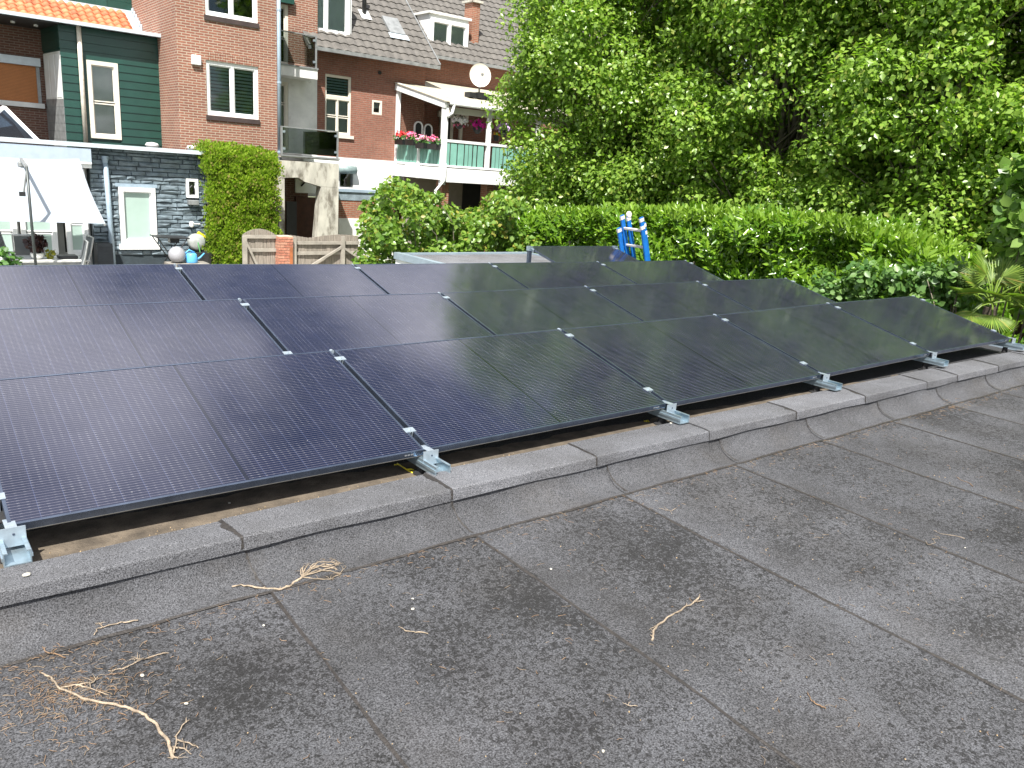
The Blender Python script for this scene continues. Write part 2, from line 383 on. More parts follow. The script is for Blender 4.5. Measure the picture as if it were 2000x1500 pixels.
for i in range(len(cantx)-1):
    xa, xb = cantx[i], cantx[i+1]+.05; b = MB(); n = 22
    rings = [cant_ring(xa+(xb-xa)*j/n+.03*0, .004*(1-j/n)) for j in range(n+1)]
    k = len(rings[0]); vs = [p for r_ in rings for p in r_]
    fs = [(j*k+q, (j+1)*k+q, (j+1)*k+q+1, j*k+q+1) for j in range(n) for q in range(k-1)]
    b.add(vs, fs).build('cant_strip', M_CANT[i % 2], par, smooth=True)
    if i:
        b = MB(); rr = random.Random(i*31); base = cant_ring(xa, .0048); vs = []; fine = []
        for q in range(1, 8):
            for s in range(3):
                t = s/3; fine.append(tuple(base[q][c]*(1-t)+base[q+1][c]*t for c in range(3)))
        for q, p in enumerate(fine):
            w = .003+.008*rr.random()*(.5+.5*math.sin(q*.8+i)); vs += [(p[0]-w+.03*q/20, p[1], p[2]), (p[0]+.005*rr.random()+.03*q/20, p[1], p[2]+.0015)]
        b.add(vs, [(q*2, q*2+1, q*2+3, q*2+2) for q in range(len(fine)-1)]).build('tar_seam', M_TAR, par)
b = MB(); vs = []; rr = random.Random(5); N = 260                      # tar line along the foot of the cant strips
for q in range(N+1):
    x = -1+10.6*q/N; w = .004+.006*rr.random()+.004*math.sin(x*4.1)**2
    y = 2.601+wob(x*1.7, .004); vs += [(x, y+.002, .0142), (x, y-w, .0098)]
b.add(vs, [(q*2, q*2+1, q*2+3, q*2+2) for q in range(N)]).build('tar_seam', M_TAR, par)

# ================================================================== roof carrying the panels
gar = MB()
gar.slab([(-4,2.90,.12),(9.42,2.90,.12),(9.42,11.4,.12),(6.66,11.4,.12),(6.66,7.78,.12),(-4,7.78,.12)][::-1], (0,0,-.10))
pr = gar.build('panel_roof', bitumen('shade_dark_bitumen', .045, .3, .4, 200), kind='structure')  # bitumen colour darkened to carry the shade under the panels
dl = MB(); vs = []; N = 160                                             # dust and soil washed up against the parapet
for q in range(N+1):
    x = -.5+8.2*q/N; e = 3.30-.10*max(0, (x-1.5)/3)+wob(x*2.2, .012)+wob(x*7, .006); vs += [(x, 2.93, .1225), (x, max(e-.03, 2.95), .1228), (x, max(e, 2.98), .1206)]
dl.add(vs, [(q*3+k, q*3+k+1, q*3+k+4, q*3+k+3)[::-1] for q in range(N) for k in range(2)]).build('dust_drift', M_DUSTROOF, pr)
M_GRAVELROOF = bitumen('mineral_roof_felt', .15, .15, .3, 120)
M_TRIM = plain('zinc_trim', (.30,.37,.43), .4, .3, .12, 9)
M_WHITE = plain('white_paint', (.78,.79,.78), .45, var=.06, scale=3)
M_WHITE2 = plain('weathered_white', (.70,.70,.67), .7, var=.14, scale=2.5, dirt=((.42,.40,.35), 3.0, .62))
for (x0, x1) in ((6.70, 7.60), (7.60, 8.52), (8.52, 9.38)):
    MB().box(x0+.002, x1-.002, 7.80, 11.36, .121, .128).build('felt_strip', M_GRAVELROOF, pr)
g = thing('garage', (8, 9.5, GZ), 'garage with flat felt roof behind the last panel row', 'garage')
MB().box(6.62, 6.72, 7.7, 11.46, .06, .165).build('edge_trim', M_TRIM, g)
MB().box(6.72, 9.46, 11.38, 11.46, .06, .155).build('edge_trim', M_TRIM, g)
MB().box(9.40, 9.46, 3.06, 11.378, .02, .15).build('edge_trim', M_TRIM, g)
MB().box(6.67, 9.40, 7.79, 11.37, GZ, .015).build('wall', M_WHITE2, g)
MB().box(6.645, 6.668, 7.7, 11.44, -.30, .058).build('fascia_board', M_WHITE, g)
g2 = thing('outbuilding', (2, 5, GZ), 'outbuilding under the solar panel roof', 'outbuilding')
MB().box(-3.95, 6.66, 2.95, 7.75, GZ, .015).build('wall', M_WHITE2, g2)
MB().box(6.661, 9.38, 2.95, 7.75, GZ, .015).build('wall', M_WHITE2, g2)

# ================================================================== solar panels
X0, Y0, PITCHX, ROWP, PD, TILT, ZL = .2406, 3.0803, 1.76, 1.6675, 1.0865, .2438, .2607
ROFF = [0, .062, .077, None]
DZ = [[0,-.004,.006,.013,.032,.032],[.018,.014,-.006,-.006,-.007,-.016],[.060,.048,.020,.008,0,-.006]]
GAP = .029; PW = PITCHX-GAP
def cellmat():
    m, n, l, b = newmat('solar_cells_under_glass'); v = objco(n)
    s = n.new('ShaderNodeSeparateXYZ'); l.new(v, s.inputs[0])
    def mth(op, a, c=None, d=None):
        x = node(n, 'ShaderNodeMath', operation=op)
        for i, q in enumerate((a, c, d)):
            if q is None: continue
            if isinstance(q, (int, float)): x.inputs[i].default_value = q
            else: l.new(q, x.inputs[i])
        return x.outputs[0]
    def line(src, period, half, off=0.):
        f = mth('FRACT', mth('DIVIDE', mth('ADD', src, off+100*period), period)); d = mth('ABSOLUTE', mth('SUBTRACT', f, .5))
        return mth('LESS_THAN', d, half/period)
    X, Y = s.outputs[0], s.outputs[1]
    wire = line(Y, .01655, .0011)                                        # fine silver wires along the panel
    pad = mth('MULTIPLY', line(Y, .01655, .0021), line(X, .0312, .0045))  # solder pads, drawn as dashes
    padsoft = noise(n, l, v, 9, 3)
    gapx = line(X, .0936, .0011, .0468-.0115); gapy = line(Y, .1816, .0010, .0908)
    mid = mth('LESS_THAN', mth('ABSOLUTE', mth('SUBTRACT', X, PW/2)), .0075)
    cell = n.new('ShaderNodeTexWhiteNoise'); cell.noise_dimensions = '2D'
    cc = n.new('ShaderNodeCombineXYZ'); l.new(mth('FLOOR', mth('DIVIDE', X, .0936)), cc.inputs[0]); l.new(mth('FLOOR', mth('DIVIDE', Y, .1816)), cc.inputs[1]); l.new(cc.outputs[0], cell.inputs['Vector'])
    col = ramp(n, l, cell.outputs['Value'], 0, 1, (.003,.005,.015), (.006,.008,.021))
    col = mix(n, l, mth('MULTIPLY', gapx, .9), col, (.030,.040,.085))
    col = mix(n, l, mth('MULTIPLY', gapy, .6), col, (.03,.033,.05))
    col = mix(n, l, mth('MULTIPLY', wire, .9), col, (.10,.095,.115))
    col = mix(n, l, mth('MULTIPLY', pad, ramp(n, l, padsoft, .35, .65, (.0,)*3, (.5,)*3)), col, (.19,.19,.205))
    col = mix(n, l, mid, col, (.006,.007,.010))
    dn = noise(n, l, pos(n), 5, 6, .6)                                     # thin dust film
    col = mix(n, l, ramp(n, l, dn, .3, .75, (.004,)*3, (.022,)*3), col, (.19,.17,.19))
    dv_ = node(n, 'ShaderNodeTexVoronoi', Scale=26.0); l.new(pos(n), dv_.inputs['Vector'])
    ds = n.new('ShaderNodeSeparateXYZ'); l.new(dv_.outputs['Color'], ds.inputs[0])
    spk = mix(n, l, 1, ramp(n, l, dv_.outputs['Distance'], .05, .03), ramp(n, l, ds.outputs[1], .90, .91), 'MULTIPLY')
    col = mix(n, l, spk, col, (.5,.5,.47))
    l.new(col, b.inputs['Base Color'])
    b.inputs['Roughness'].default_value = .13; b.inputs['IOR'].default_value = 1.9; b.inputs['Specular IOR Level'].default_value = .5; b.inputs['Specular Tint'].default_value = (.74,.78,1.0,1)
    l.new(ramp(n, l, dn, .3, .75, (.085,)*3, (.14,)*3), b.inputs['Roughness'])
    return m
M_CELL = cellmat()
fw, fh = .0115, .034
pm_frame = MB()
pm_frame.box(0, PW, 0, fw, -fh, 0); pm_frame.box(0, PW, PD-fw, PD, -fh, 0); pm_frame.box(0, fw, fw, PD-fw, -fh, 0); pm_frame.box(PW-fw, PW, fw, PD-fw, -fh, 0)
pm_frame.box(0.0, PW, .0, .03, -fh-.0015, -fh+.0005); 
me_frame = pm_frame.mesh('frame', None, [M_BLACK])
me_glass = MB().box(fw, PW-fw, fw, PD-fw, -.006, -.0018).mesh('glass', None, [M_CELL])
me_back = MB().box(fw, PW-fw, fw, PD-fw, -.012, -.0075).mesh('back_sheet', None, [M_BLKB])
me_lip = MB().box(.002, PW-.002, -.0012, 0, -fh, -fh+.0028).mesh('lower_lip', None, [plain('pale_black_edge', (.10,.095,.085), .4)])  # thin strip of paler black along the lower frame edge
M_LOGO = plain('silver_print', (.30,.31,.32), .4, .3)
lg = MB()
for q, w in enumerate((.006,.004,.007,.003,.006,.005)): lg.box(PW-.11+q*.0085, PW-.11+q*.0085+w, -.0012, 0, -.019, -.012)
me_logo = lg.mesh('maker_mark', None, [M_LOGO])
ordn = ['first','second','third','fourth','fifth']
rown = ['front row','middle row','back row']
def place_panel(pll, plr, tilt, label):
    u = (plr-pll).normalized(); v0 = Vector((0, math.cos(tilt), math.sin(tilt))); w = u.cross(v0).normalized(); v = w.cross(u)
    r_ = thing('solar_panel', pll, label, 'solar panel', 'black solar panels on the flat roof')
    mm = Matrix.Identity(4)
    for i in range(3): mm[i][0], mm[i][1], mm[i][2], mm[i][3] = u[i], v[i], w[i], pll[i]
    r_.matrix_world = mm
    for me, nm in ((me_frame,'frame'),(me_glass,'glass'),(me_back,'back_sheet'),(me_lip,'lower_lip'),(me_logo,'maker_mark')): obj_from(me, nm, r_)
    return r_
def rowx(row, k): return X0+ROFF[row]+k*PITCHX
for row in range(3):
    for k in range(5):
        a = Vector((rowx(row, k)+GAP/2, Y0+row*ROWP, ZL+DZ[row][k])); c = Vector((rowx(row, k)+GAP/2+PW, Y0+row*ROWP, ZL+DZ[row][k+1]))
        place_panel(a, c, TILT, 'black solar panel, %s from the left in the %s' % (ordn[k], rown[row]))
r4x = 7.553
place_panel(Vector((r4x, Y0+3*ROWP, ZL+.008)), Vector((r4x+PW, Y0+3*ROWP, ZL+.006)), TILT, 'lone black solar panel behind the back row, beside the blue ladder')

# mounting rails under the gaps between the panels
def channel(b, x, y0, y1, z0, z1, w, t=.004, lip=.014):
    b.box(x-w, x+w, y0, y1, z0, z0+t); b.box(x-w, x-w+t, y0, y1, z0+t, z1); b.box(x+w-t, x+w, y0, y1, z0+t, z1)
    b.box(x-w+t, x-w+lip, y0, y1, z1-t, z1); b.box(x+w-lip, x+w-t, y0, y1, z1-t, z1)
    b.box(x-w-.005, x-w, y0, y1, z0+.022, z0+.034); b.box(x+w, x+w+.005, y0, y1, z0+.022, z0+.034)
def clamp_on(root_, x, row, t, dz, two=True):
    y = Y0+row*ROWP+t*PD*math.cos(TILT); z = ZL+dz+t*PD*math.sin(TILT)
    b = MB(); c_, s_ = math.cos(TILT), math.sin(TILT)
    def tr(p): return (x+p[0], y+p[1]*c_-p[2]*s_, z+p[1]*s_+p[2]*c_)
    q = MB(); q.box(-.029, .029, -.020, .020, .0012, .0042); q.lathe([(.0075,.0042),(.0075,.0085),(.004,.0095)], n=8)
    q.box(-.009, -.006, -.024, .024, -.05, .0012); q.box(.006, .009, -.024, .024, -.05, .0012)
    b.add([tr(p) for p in q.v], q.f); b.build('clamp', M_CLAMP, root_)
raillab = ['left edge of the first front panel','gap between first and second front panels','gap between second and third front panels','gap between third and fourth front panels','gap between fourth and fifth front panels','right end of the panel rows']
for k in range(6):
    x = X0+k*PITCHX + (.02 if k == 0 else 0); dz = DZ[0][k]
    r_ = thing('mounting_rail', (x, 2.95, .12), 'galvanised steel mounting rail sticking out at the %s' % raillab[k], 'mounting rail', 'mounting rails under the panels')
    b = MB(); z0 = .172+dz*.8; y1 = 7.60
    channel(b, x, 2.935, y1, z0, z0+.050, .042); b.build('channel', M_GALV, r_)
    b = MB(); zt = ZL+dz
    b.box(x-.043, x+.043, Y0-.034, Y0-.031, z0+.02, zt+.004); b.box(x-.018, x+.018, Y0-.031, Y0+.05, zt+.0015, zt+.004); b.build('end_bracket', M_CLAMP, r_)
    b = MB(); b.lathe([(.0045,-.0015),(.0045,.0015)], (x+.005, Y0-.0348, zt-.022), 8, 'y'); b.build('bolt_hole', M_BLACK, r_)
    for row in range(3):
        for yy in (Y0+row*ROWP+.03, Y0+row*ROWP+.98):
            b = MB(); b.lathe([(.055,.121),(.055,.128),(.03,.132),(.022,z0-.001)], (x, yy, 0), 8); b.build('rubber_foot', M_RUBBER, r_)
        d = DZ[row][k]; xr = rowx(row, k)
        clamp_on(r_, xr, row, .17 if row else .165, d); clamp_on(r_, xr, row, .90, d); 
        ca, sa = math.cos(TILT), math.sin(TILT); q0 = Vector((xr, Y0+row*ROWP+.09*ca+.052*sa, ZL+d+.09*sa-.052*ca)); q1 = q0+Vector((0, ca, sa))*(PD-.13)
        b = MB(); b.bar(q0, q1, .075, .006); b.build('gap_shade_strip', M_RUBBER, r_)  # black strip added to block view and light through the panel gap
        yb_ = Y0+row*ROWP+PD*math.cos(TILT)-.04; zb = ZL+d+(PD-.04)*math.sin(TILT)-fh
        b = MB(); b.box(x-.02, x+.02, yb_-.02, yb_+.02, z0+.052, zb-.004); b.build('rear_leg', M_BLACK, r_)
        b = MB(); xk = rowx(row, k); b.lathe([(.012,-.012),(.012,.012)], (xk, Y0+row*ROWP+PD*math.cos(TILT)+.006, ZL+d+PD*math.sin(TILT)-.008), 8, 'y'); b.build('end_plug', M_CLAMP, r_)
for j, x in enumerate((r4x-.02, r4x+PW+.02)):
    r_ = thing('mounting_rail', (x, 8.1, .12), 'galvanised rail at the %s of the lone panel' % ('left side' if j == 0 else 'ladder side'), 'mounting rail', 'mounting rails under the panels')
    b = MB(); channel(b, x, 7.95, 9.3, .172, .222, .042); b.build('channel', M_GALV, r_)
    yb_ = Y0+3*ROWP+PD*math.cos(TILT)-.05; b = MB(); b.box(x-.025, x+.025, yb_-.02, yb_+.03, .226, .47); b.build('rear_leg', M_BLACK, r_)
    b = MB(); b.box(x-.035, x+.035, yb_-.03, yb_+.04, .47, .535); b.build('leg_head', M_GALV, r_)
    clamp_on(r_, x+(.02 if j == 0 else -.02), 3, .17, 0); clamp_on(r_, x+(.02 if j == 0 else -.02), 3, .9, 0)

# cable ties and scraps by the rails
def tie(pts, label):
    b = MB(); b.tube([PZ(*p[:2], p[2]) for p in pts], .0035, 6); o = b.build('cable_tie', M_YELLOW, None, True); o['label'] = label; o['category'] = 'cable tie'; return o
tie([(770,908,.125),(778,907,.128),(790,914,.127),(797,919,.127),(806,923,.126),(809,919,.128),(803,916,.131),(794,917,.130),(788,913,.130),(776,905,.127)], 'bright yellow cable tie lying by the second rail end')
tie([(1258,822,.126),(1263,823,.130),(1268,824,.128),(1266,821,.131),(1261,822,.129)], 'small yellow cable tie beside the third rail end')
for nm, px_, c_, lb in (('plastic_spacer', 18.5, M_YELLOW, 'yellow plastic spacer under the leftmost rail end'), ('grey_spacer', 28, M_TRIM, 'grey plastic spacer under the leftmost rail end')):
    p = PZ(px_, 1096, .150); o = MB().box(p.x-.006, p.x+.006, p.y-.01, p.y+.03, .1215, .172).build(nm, c_); o['label'] = lb; o['category'] = 'spacer'

# ================================================================== buildings and the things around them
YT, YG, YH1, YH2, YP, YA, YC = 22.0, 23.7, 24.1, 25.7, 21.2, 21.0, 21.7
B_TOWER = brick('tower_brick', (0.310,0.127,0.080), (0.235,0.094,0.064), (0.432,0.348,0.273))
B_TOWER_S = brick('tower_soldier_brick', (0.310,0.122,0.075), (0.244,0.094,0.062), (0.338,0.244,0.188), vertical=True)
B_BROWN = brick('brown_brick', (0.170,0.078,0.053), (0.123,0.058,0.043), (0.221,0.170,0.136))
B_HOUSE = brick('house_brick', (0.323,0.128,0.086), (0.259,0.102,0.070), (0.283,0.186,0.141), dark=None)
B_ORANGE = brick('orange_brick', (0.337,0.122,0.070), (0.271,0.098,0.056), (0.337,0.253,0.187))
B_PORCH = brick('porch_brick', (0.212,0.085,0.051), (0.170,0.066,0.043), (0.230,0.153,0.111))
M_GREEN = plain('dark_green_cladding', (0.010,0.049,0.037), .38, var=.14, scale=2.5)
M_GREEN2 = plain('green_sheet', (0.015,0.064,0.051), .42, var=.12, scale=2)
M_CREAM = plain('cream_paint', (0.666,0.630,0.540), .5, var=.08, scale=3)
M_TILE_O = plain('orange_clay_tile', (.45,.150,.065), .75, var=.28, scale=7, dirt=((.36,.2,.13), 5, .66))
M_TILE_G = plain('grey_concrete_tile', (0.108,0.100,0.090), .85, var=.2, scale=4, bmp=.3, bscale=60, dirt=((.19,.18,.155), 2.5, .62))
M_STONE = plain('slate_grey_stone', (0.128,0.166,0.190), .5, var=.4, scale=7, bmp=.8, bscale=34)
M_STONEJ = plain('dark_joint', (.03,.042,.05), .9)
M_GREYBLUE = plain('blue_grey_fascia', (.36,.43,.52), .5, var=.08)
M_ALU = plain('light_grey_coping', (.52,.58,.62), .45, .1, .1)
M_CONC = plain('weathered_concrete', (0.442,0.425,0.365), .9, var=.25, scale=3, bmp=.5, bscale=25, dirt=((.16,.145,.115), 2.3, .5), stretch=(1.6,1.6,.6))
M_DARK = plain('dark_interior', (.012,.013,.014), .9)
M_DOORW = plain('dark_red_wood', (.075,.028,.02), .6, var=.3)
M_MINT = plain('frosted_glass', (.36,.47,.42), .22, var=.06, scale=2)
M_BLIND = plain('pale_blind', (.50,.50,.47), .8, var=.06)
M_CURT = plain('curtain', (.48,.46,.38), .9, var=.2, scale=9, stretch=(8,8,.4))
M_SLATBL = plain('teal_slat_blind', (.18,.26,.27), .6, var=.1)
M_SHUT = plain('ochre_shutter', (0.442,0.166,0.047), .6, var=.07)
M_PIPE = plain('blue_grey_pipe', (.33,.42,.50), .4, .2, .12)
M_PIPEC = plain('cream_pipe', (.62,.57,.48), .6, var=.2, dirt=((.4,.28,.16), 8, .6))
M_PANE = glass('window_glass', refl=1.0, clear=.93)
M_PANE2 = glass('smoked_glass', (.74,.78,.78), 1.0, .88)
M_SKYGL = glass('roof_glass', (.55,.7,.85), 1.0, .7)
M_MINTP = plain('mint_green_slats', (.20,.42,.35), .55, var=.1, scale=4)
M_ROOFS = plain('translucent_roof_sheet', (.47,.43,.335), .5, var=.08, scale=2)
M_REDP = plain('oxide_red_pipe', (.22,.03,.03), .5)
M_LEAD = plain('zinc_flashing', (.55,.62,.68), .5, .2, .15, 8)
M_BLKM = plain('black_metal', (.02,.021,.022), .45)
M_GREYM = plain('grey_metal', (.26,.27,.27), .45, .3)
M_BLUEG = plain('grey_blue_render', (.20,.25,.28), .8, var=.25, scale=5, bmp=.5)

def window(parent, Y, box, name='window', frame=M_WHITE, fw=.07, cols=1, rows=(), depth=.07, pane=M_PANE, behind=None, sill=None, out=.02, sash=.03):
    """frame + sashes + panes; box = (x0,x1,z0,z1); rows = relative heights of transoms"""
    x0, x1, z0, z1 = box
    w = MB(); y0, y1 = Y-out, Y+depth
    w.box(x0, x1, y0, y1, z0, z0+fw); w.box(x0, x1, y0, y1, z1-fw, z1); w.box(x0, x0+fw, y0, y1, z0+fw, z1-fw); w.box(x1-fw, x1, y0, y1, z0+fw, z1-fw)
    ix0, ix1, iz0, iz1 = x0+fw, x1-fw, z0+fw, z1-fw
    cw = (ix1-ix0)/cols
    for c in range(1, cols): w.box(ix0+c*cw-fw*.42, ix0+c*cw+fw*.42, y0+.004, y1, iz0, iz1)
    zs = [iz0]+[iz0+(iz1-iz0)*t for t in rows]+[iz1]
    fr = w.build(name, frame, parent)
    for c in range(cols):
        for q in range(len(zs)-1):
            a, b_ = ix0+c*cw+(fw*.42 if c else 0), ix0+(c+1)*cw-(fw*.42 if c < cols-1 else 0)
            lo, hi = zs[q]+(.014 if q else 0), zs[q+1]-(.014 if q < len(zs)-2 else 0)
            if sash:
                s = MB(); y2 = Y+.012
                s.box(a, b_, y2, y2+.035, lo, lo+sash); s.box(a, b_, y2, y2+.035, hi-sash, hi); s.box(a, a+sash, y2, y2+.035, lo+sash, hi-sash); s.box(b_-sash, b_, y2, y2+.035, lo+sash, hi-sash)
                s.build('sash', frame, fr)
            p = MB().box(a+sash, b_-sash, Y+.024, Y+.028, lo+sash, hi-sash); p.build('pane', M_MINT if behind == 'frost' else pane, fr)
            if behind and behind != 'frost':
                kind = behind[c % len(behind)] if isinstance(behind, list) else behind
                if kind == 'curtain':
                    cu = MB(); n = 22
                    vs = [(a+.01+(b_-a-.02)*i/n, Y+.13+.035*math.sin(i*1.9), zz) for i in range(n+1) for zz in (lo+.02, hi-.01)]
                    cu.add(vs, [(i*2, i*2+2, i*2+3, i*2+1) for i in range(n)]).build('curtain', M_CURT, fr)
                elif kind == 'blind': MB().box(a+.01, b_-.01, Y+.09, Y+.095, lo+(hi-lo)*.03, hi-.01).build('blind', M_BLIND, fr)
                elif kind == 'half': MB().box(a+.01, b_-.01, Y+.09, Y+.095, lo+(hi-lo)*.45, hi-.01).build('blind', M_BLIND, fr)
                elif kind == 'slats':
                    s = MB(); k = max(3, int((hi-lo)/.085))
                    for i in range(k): zc = lo+.03+(hi-lo-.05)*i/k; s.slab([(a+.01,Y+.07,zc),(b_-.01,Y+.07,zc),(b_-.01,Y+.10,zc+.055),(a+.01,Y+.10,zc+.055)], (0,.004,0))
                    s.build('slat_blind', M_SLATBL, fr)
                elif kind == 'frost': MB().box(a+.005, b_-.005, Y+.04, Y+.044, lo+.005, hi-.005).build('frosted_film', M_MINT, fr)
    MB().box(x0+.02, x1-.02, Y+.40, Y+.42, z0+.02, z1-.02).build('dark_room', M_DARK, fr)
    if sill: MB().box(x0-.05, x1+.04, Y-.07, Y+.02, z0-.13, z0-.004).build('sill', sill, fr)
    return fr
def wall(parent, mat, x0, x1, z0, z1, Y, holes=(), depth=.14, back=4.0, name='wall', sides=True, top=True):
    b = MB()
    xs = sorted({x0, x1}|{min(max(h[i], x0), x1) for h in holes for i in (0, 1)}); zs = sorted({z0, z1}|{min(max(h[i], z0), z1) for h in holes for i in (2, 3)})
    for i in range(len(xs)-1):
        for j in range(len(zs)-1):
            cx, cz = (xs[i]+xs[i+1])/2, (zs[j]+zs[j+1])/2
            if any(h[0] < cx < h[1] and h[2] < cz < h[3] for h in holes): continue
            b.quad((xs[i],Y,zs[j]),(xs[i+1],Y,zs[j]),(xs[i+1],Y,zs[j+1]),(xs[i],Y,zs[j+1]))
    for (a, c, d, e) in holes:
        y2 = Y+depth
        b.quad((a,Y,d),(a,y2,d),(c,y2,d),(c,Y,d)); b.quad((a,Y,e),(c,Y,e),(c,y2,e),(a,y2,e)); b.quad((a,Y,d),(a,Y,e),(a,y2,e),(a,y2,d)); b.quad((c,Y,d),(c,y2,d),(c,y2,e),(c,Y,e))
    y2 = Y+back
    if sides: b.quad((x0,y2,z0),(x0,Y,z0),(x0,Y,z1),(x0,y2,z1)); b.quad((x1,Y,z0),(x1,y2,z0),(x1,y2,z1),(x1,Y,z1))
    if top: b.quad((x0,Y,z1),(x1,Y,z1),(x1,y2,z1),(x0,y2,z1))
    b.quad((x1,y2,z0),(x0,y2,z0),(x0,y2,z1),(x1,y2,z1))
    return b.build(name, mat, parent)

# ------------------------------------------------------------------ brick stair tower
t = thing('brick_tower', (7.6, YT, GZ), 'red brick tower with two white double windows, tallest block behind the hedge column', 'building')
tx0, tx1 = PY(348,150,YT).x, PY(541,150,YT).x
wl_, wu_ = rect(YT, 403.5, 505, 124.5, 229), rect(YT, 399.5, 503, -66, 37)
wall(t, B_TOWER, tx0, tx1, GZ, 7.4, YT, [wl_, wu_], back=5)
window(t, YT+.05, wl_, cols=2, sill=None, fw=.085, behind='slats'); window(t, YT+.05, wu_, cols=2, fw=.085, behind='half')
for w_ in (wl_, wu_): MB().box(w_[0]-.03, w_[1]+.02, YT-.035, YT+.05, w_[2]-.12, w_[2]-.004).build('sill', plain('dark_brick_sill', (.045,.03,.028), .7), t)
b = MB(); nb = 22
for i in range(nb):
    a = wl_[0]+(wl_[1]-wl_[0])*i/nb; MB().box(a+.005, a+(wl_[1]-wl_[0])/nb-.005, YT-.012, YT+.02, wl_[3]+.006, wl_[3]+.225).build('soldier_brick', B_TOWER, t)
x0, x1, z0, z1 = rect(YT, 373, 391, 108, 127)
MB().box(x0, x1, YT-.09, YT, z0, z1).build('vent_box', M_WHITE, t, bevel=.015)
p0, p1 = PY(541,-60,YT), PY(541.5,316,YT)
b = MB(); b.tube([(tx1+.03, YT-.07, 7.3), (tx1+.03, YT-.07, p1.z)], .052, 10); pp = b.build('downpipe', M_PIPE, t, True)
for z in (1.6, 3.4, 5.2): MB().lathe([(.06,z),(.06,z+.05)], (tx1+.03, YT-.07, 0), 10).build('pipe_collar', M_PIPE, pp)

# ------------------------------------------------------------------ green clad house with orange roof
h = thing('green_clad_house', (4.5, YG, GZ), 'house with dark green boarded bay, orange tiled roof and brown brick wall', 'building')
gx0, gx1 = PY(121,150,YG).x, tx0
gz = 4.28
sx, sy = PY(87,150,YG+1.6).x, YG+1.6
wg = rect(YG, 173, 233, 121, 271)
bz = [GZ+2.9]; step = .198
while bz[-1] < gz-.02: bz.append(min(gz, bz[-1]+step))
def board(x0, x1, z0, z1): 
    MB().slab([(x0,YG,z0),(x1,YG,z0),(x1,YG-.006,z0+.012),(x0,YG-.006,z0+.012)], (0,.03,0)); 
    b = MB(); b.add([(x0,YG-.018,z0),(x1,YG-.018,z0),(x1,YG-.002,z1-.004),(x0,YG-.002,z1-.004),(x0,YG+.02,z0),(x1,YG+.02,z0),(x1,YG+.02,z1-.004),(x0,YG+.02,z1-.004)],
        [(0,1,2,3),(4,7,6,5),(0,4,5,1),(1,5,6,2),(2,6,7,3),(3,7,4,0)]); b.build('board', M_GREEN, h)
for i in range(len(bz)-1):
    lo, hi = bz[i], bz[i+1]
    if lo < wg[3] and hi > wg[2]: board(gx0, wg[0]+.01, lo, hi); board(wg[1]-.01, gx1, lo, hi)
    else: board(gx0, gx1, lo, hi)
wall(h, M_GREEN2, gx0+.01, gx1, GZ, gz, YG+.03, [wg], back=3.4, name='bay_wall')
window(h, YG-.01, wg, frame=M_CREAM, fw=.10, rows=(.47,), behind='blind', out=.03)
# splayed left cheek of the bay with its tall window and boards
q0, q1 = Vector((gx0, YG-.004, 0)), Vector((sx, sy, 0))
def cheek(t0, t1, z0, z1, off, mat, nm, th=.02):
    d = (q1-q0); nrm = Vector((d.y, -d.x, 0)).normalized(); nrm = nrm if nrm.x < 0 else -nrm
    a, c = q0+d*t0+nrm*off, q0+d*t1+nrm*off
    return MB().slab([(a.x,a.y,z0),(c.x,c.y,z0),(c.x,c.y,z1),(a.x,a.y,z1)], tuple(-nrm*th)).build(nm, mat, h)
zt = lambda py: PY(105, py, YG+.8).z
cz0, cz1 = zt(195), zt(103)
for i in range(len(bz)-1):
    if bz[i] >= cz1-.05 or bz[i+1] <= cz0+.05: cheek(0, 1, bz[i], bz[i+1]-.006, .012, M_GREEN if bz[i] > cz1-.1 else M_GREYM, 'board')
cheek(0, 1, GZ, gz, -.015, M_GREEN2, 'bay_wall')
cheek(.02, .98, cz0, cz1, .004, M_WHITE2, 'window_frame')
for i in range(3): cheek(.06+i*.31, .06+i*.31+.25, cz0+.06, cz1-.06, .012, M_WHITE, 'shutter_leaf')
# brown brick part
YB = YG+1.6
wsh = rect(YB, -40, 76, 124, 196)
wall(h, B_BROWN, -3, sx+.02, GZ, gz+.2, YB, [wsh], back=3)
fr = MB(); x0, x1, z0, z1 = wsh
fr.box(x0-.02, x1+.05, YB-.14, YB, z1, z1+.2); sb = fr.build('shutter_box', M_ALU, h)
k = 26
for i in range(k):
    zc = z0+(z1-z0)*i/k; MB().box(x0, x1-.05, YB+.012, YB+.03, zc+.001, zc+(z1-z0)/k-.004).build('shutter_slat', M_SHUT, h)
MB().box(x0, x1, YB+.04, YB+.05, z0, z1).build('shutter_backing', M_DARK, h)
MB().box(x1-.05, x1+.03, YB-.03, YB+.04, z0-.02, z1).build('shutter_guide', M_GREYM, h)
MB().box(x0, x1+.08, YB-.1, YB+.03, z0-.13, z0-.01).build('sill', M_WHITE2, h)
# soffit, gutter, orange roof
ge = gz; yE = YG-.32
b = MB(); b.box(-3, gx0-.02, yE+.06, YB+.05, ge-.03, ge+.02); b.build('soffit', M_BLKM, h)
for px_, py_ in ((25,43),(70,50)):
    p = PZ(px_, py_, ge-.05); MB().lathe([(.05,-.02),(.05,.02)], (p.x, p.y, ge-.05), 10).build('soffit_lamp', M_WHITE, h)
MB().box(-3, gx1, yE-.02, yE+.10, ge+.0, ge+.085).build('gutter', M_ALU, h)
_e, _r = PX(279,66,tx0), PX(259,27,tx0); eR = Vector((tx0-.22, _e.y, _e.z)); slope = Vector((0, _r.y-_e.y, _r.z-_e.z))
MB().box(-3, gx1, yE+.101, _e.y+.1, ge+.02, ge+.06).build('flat_zinc', M_LEAD, h)
tw, nrow = .205, 5
pr_ = MB()                                                              # one pantile: S-shaped section, overlapping at its foot
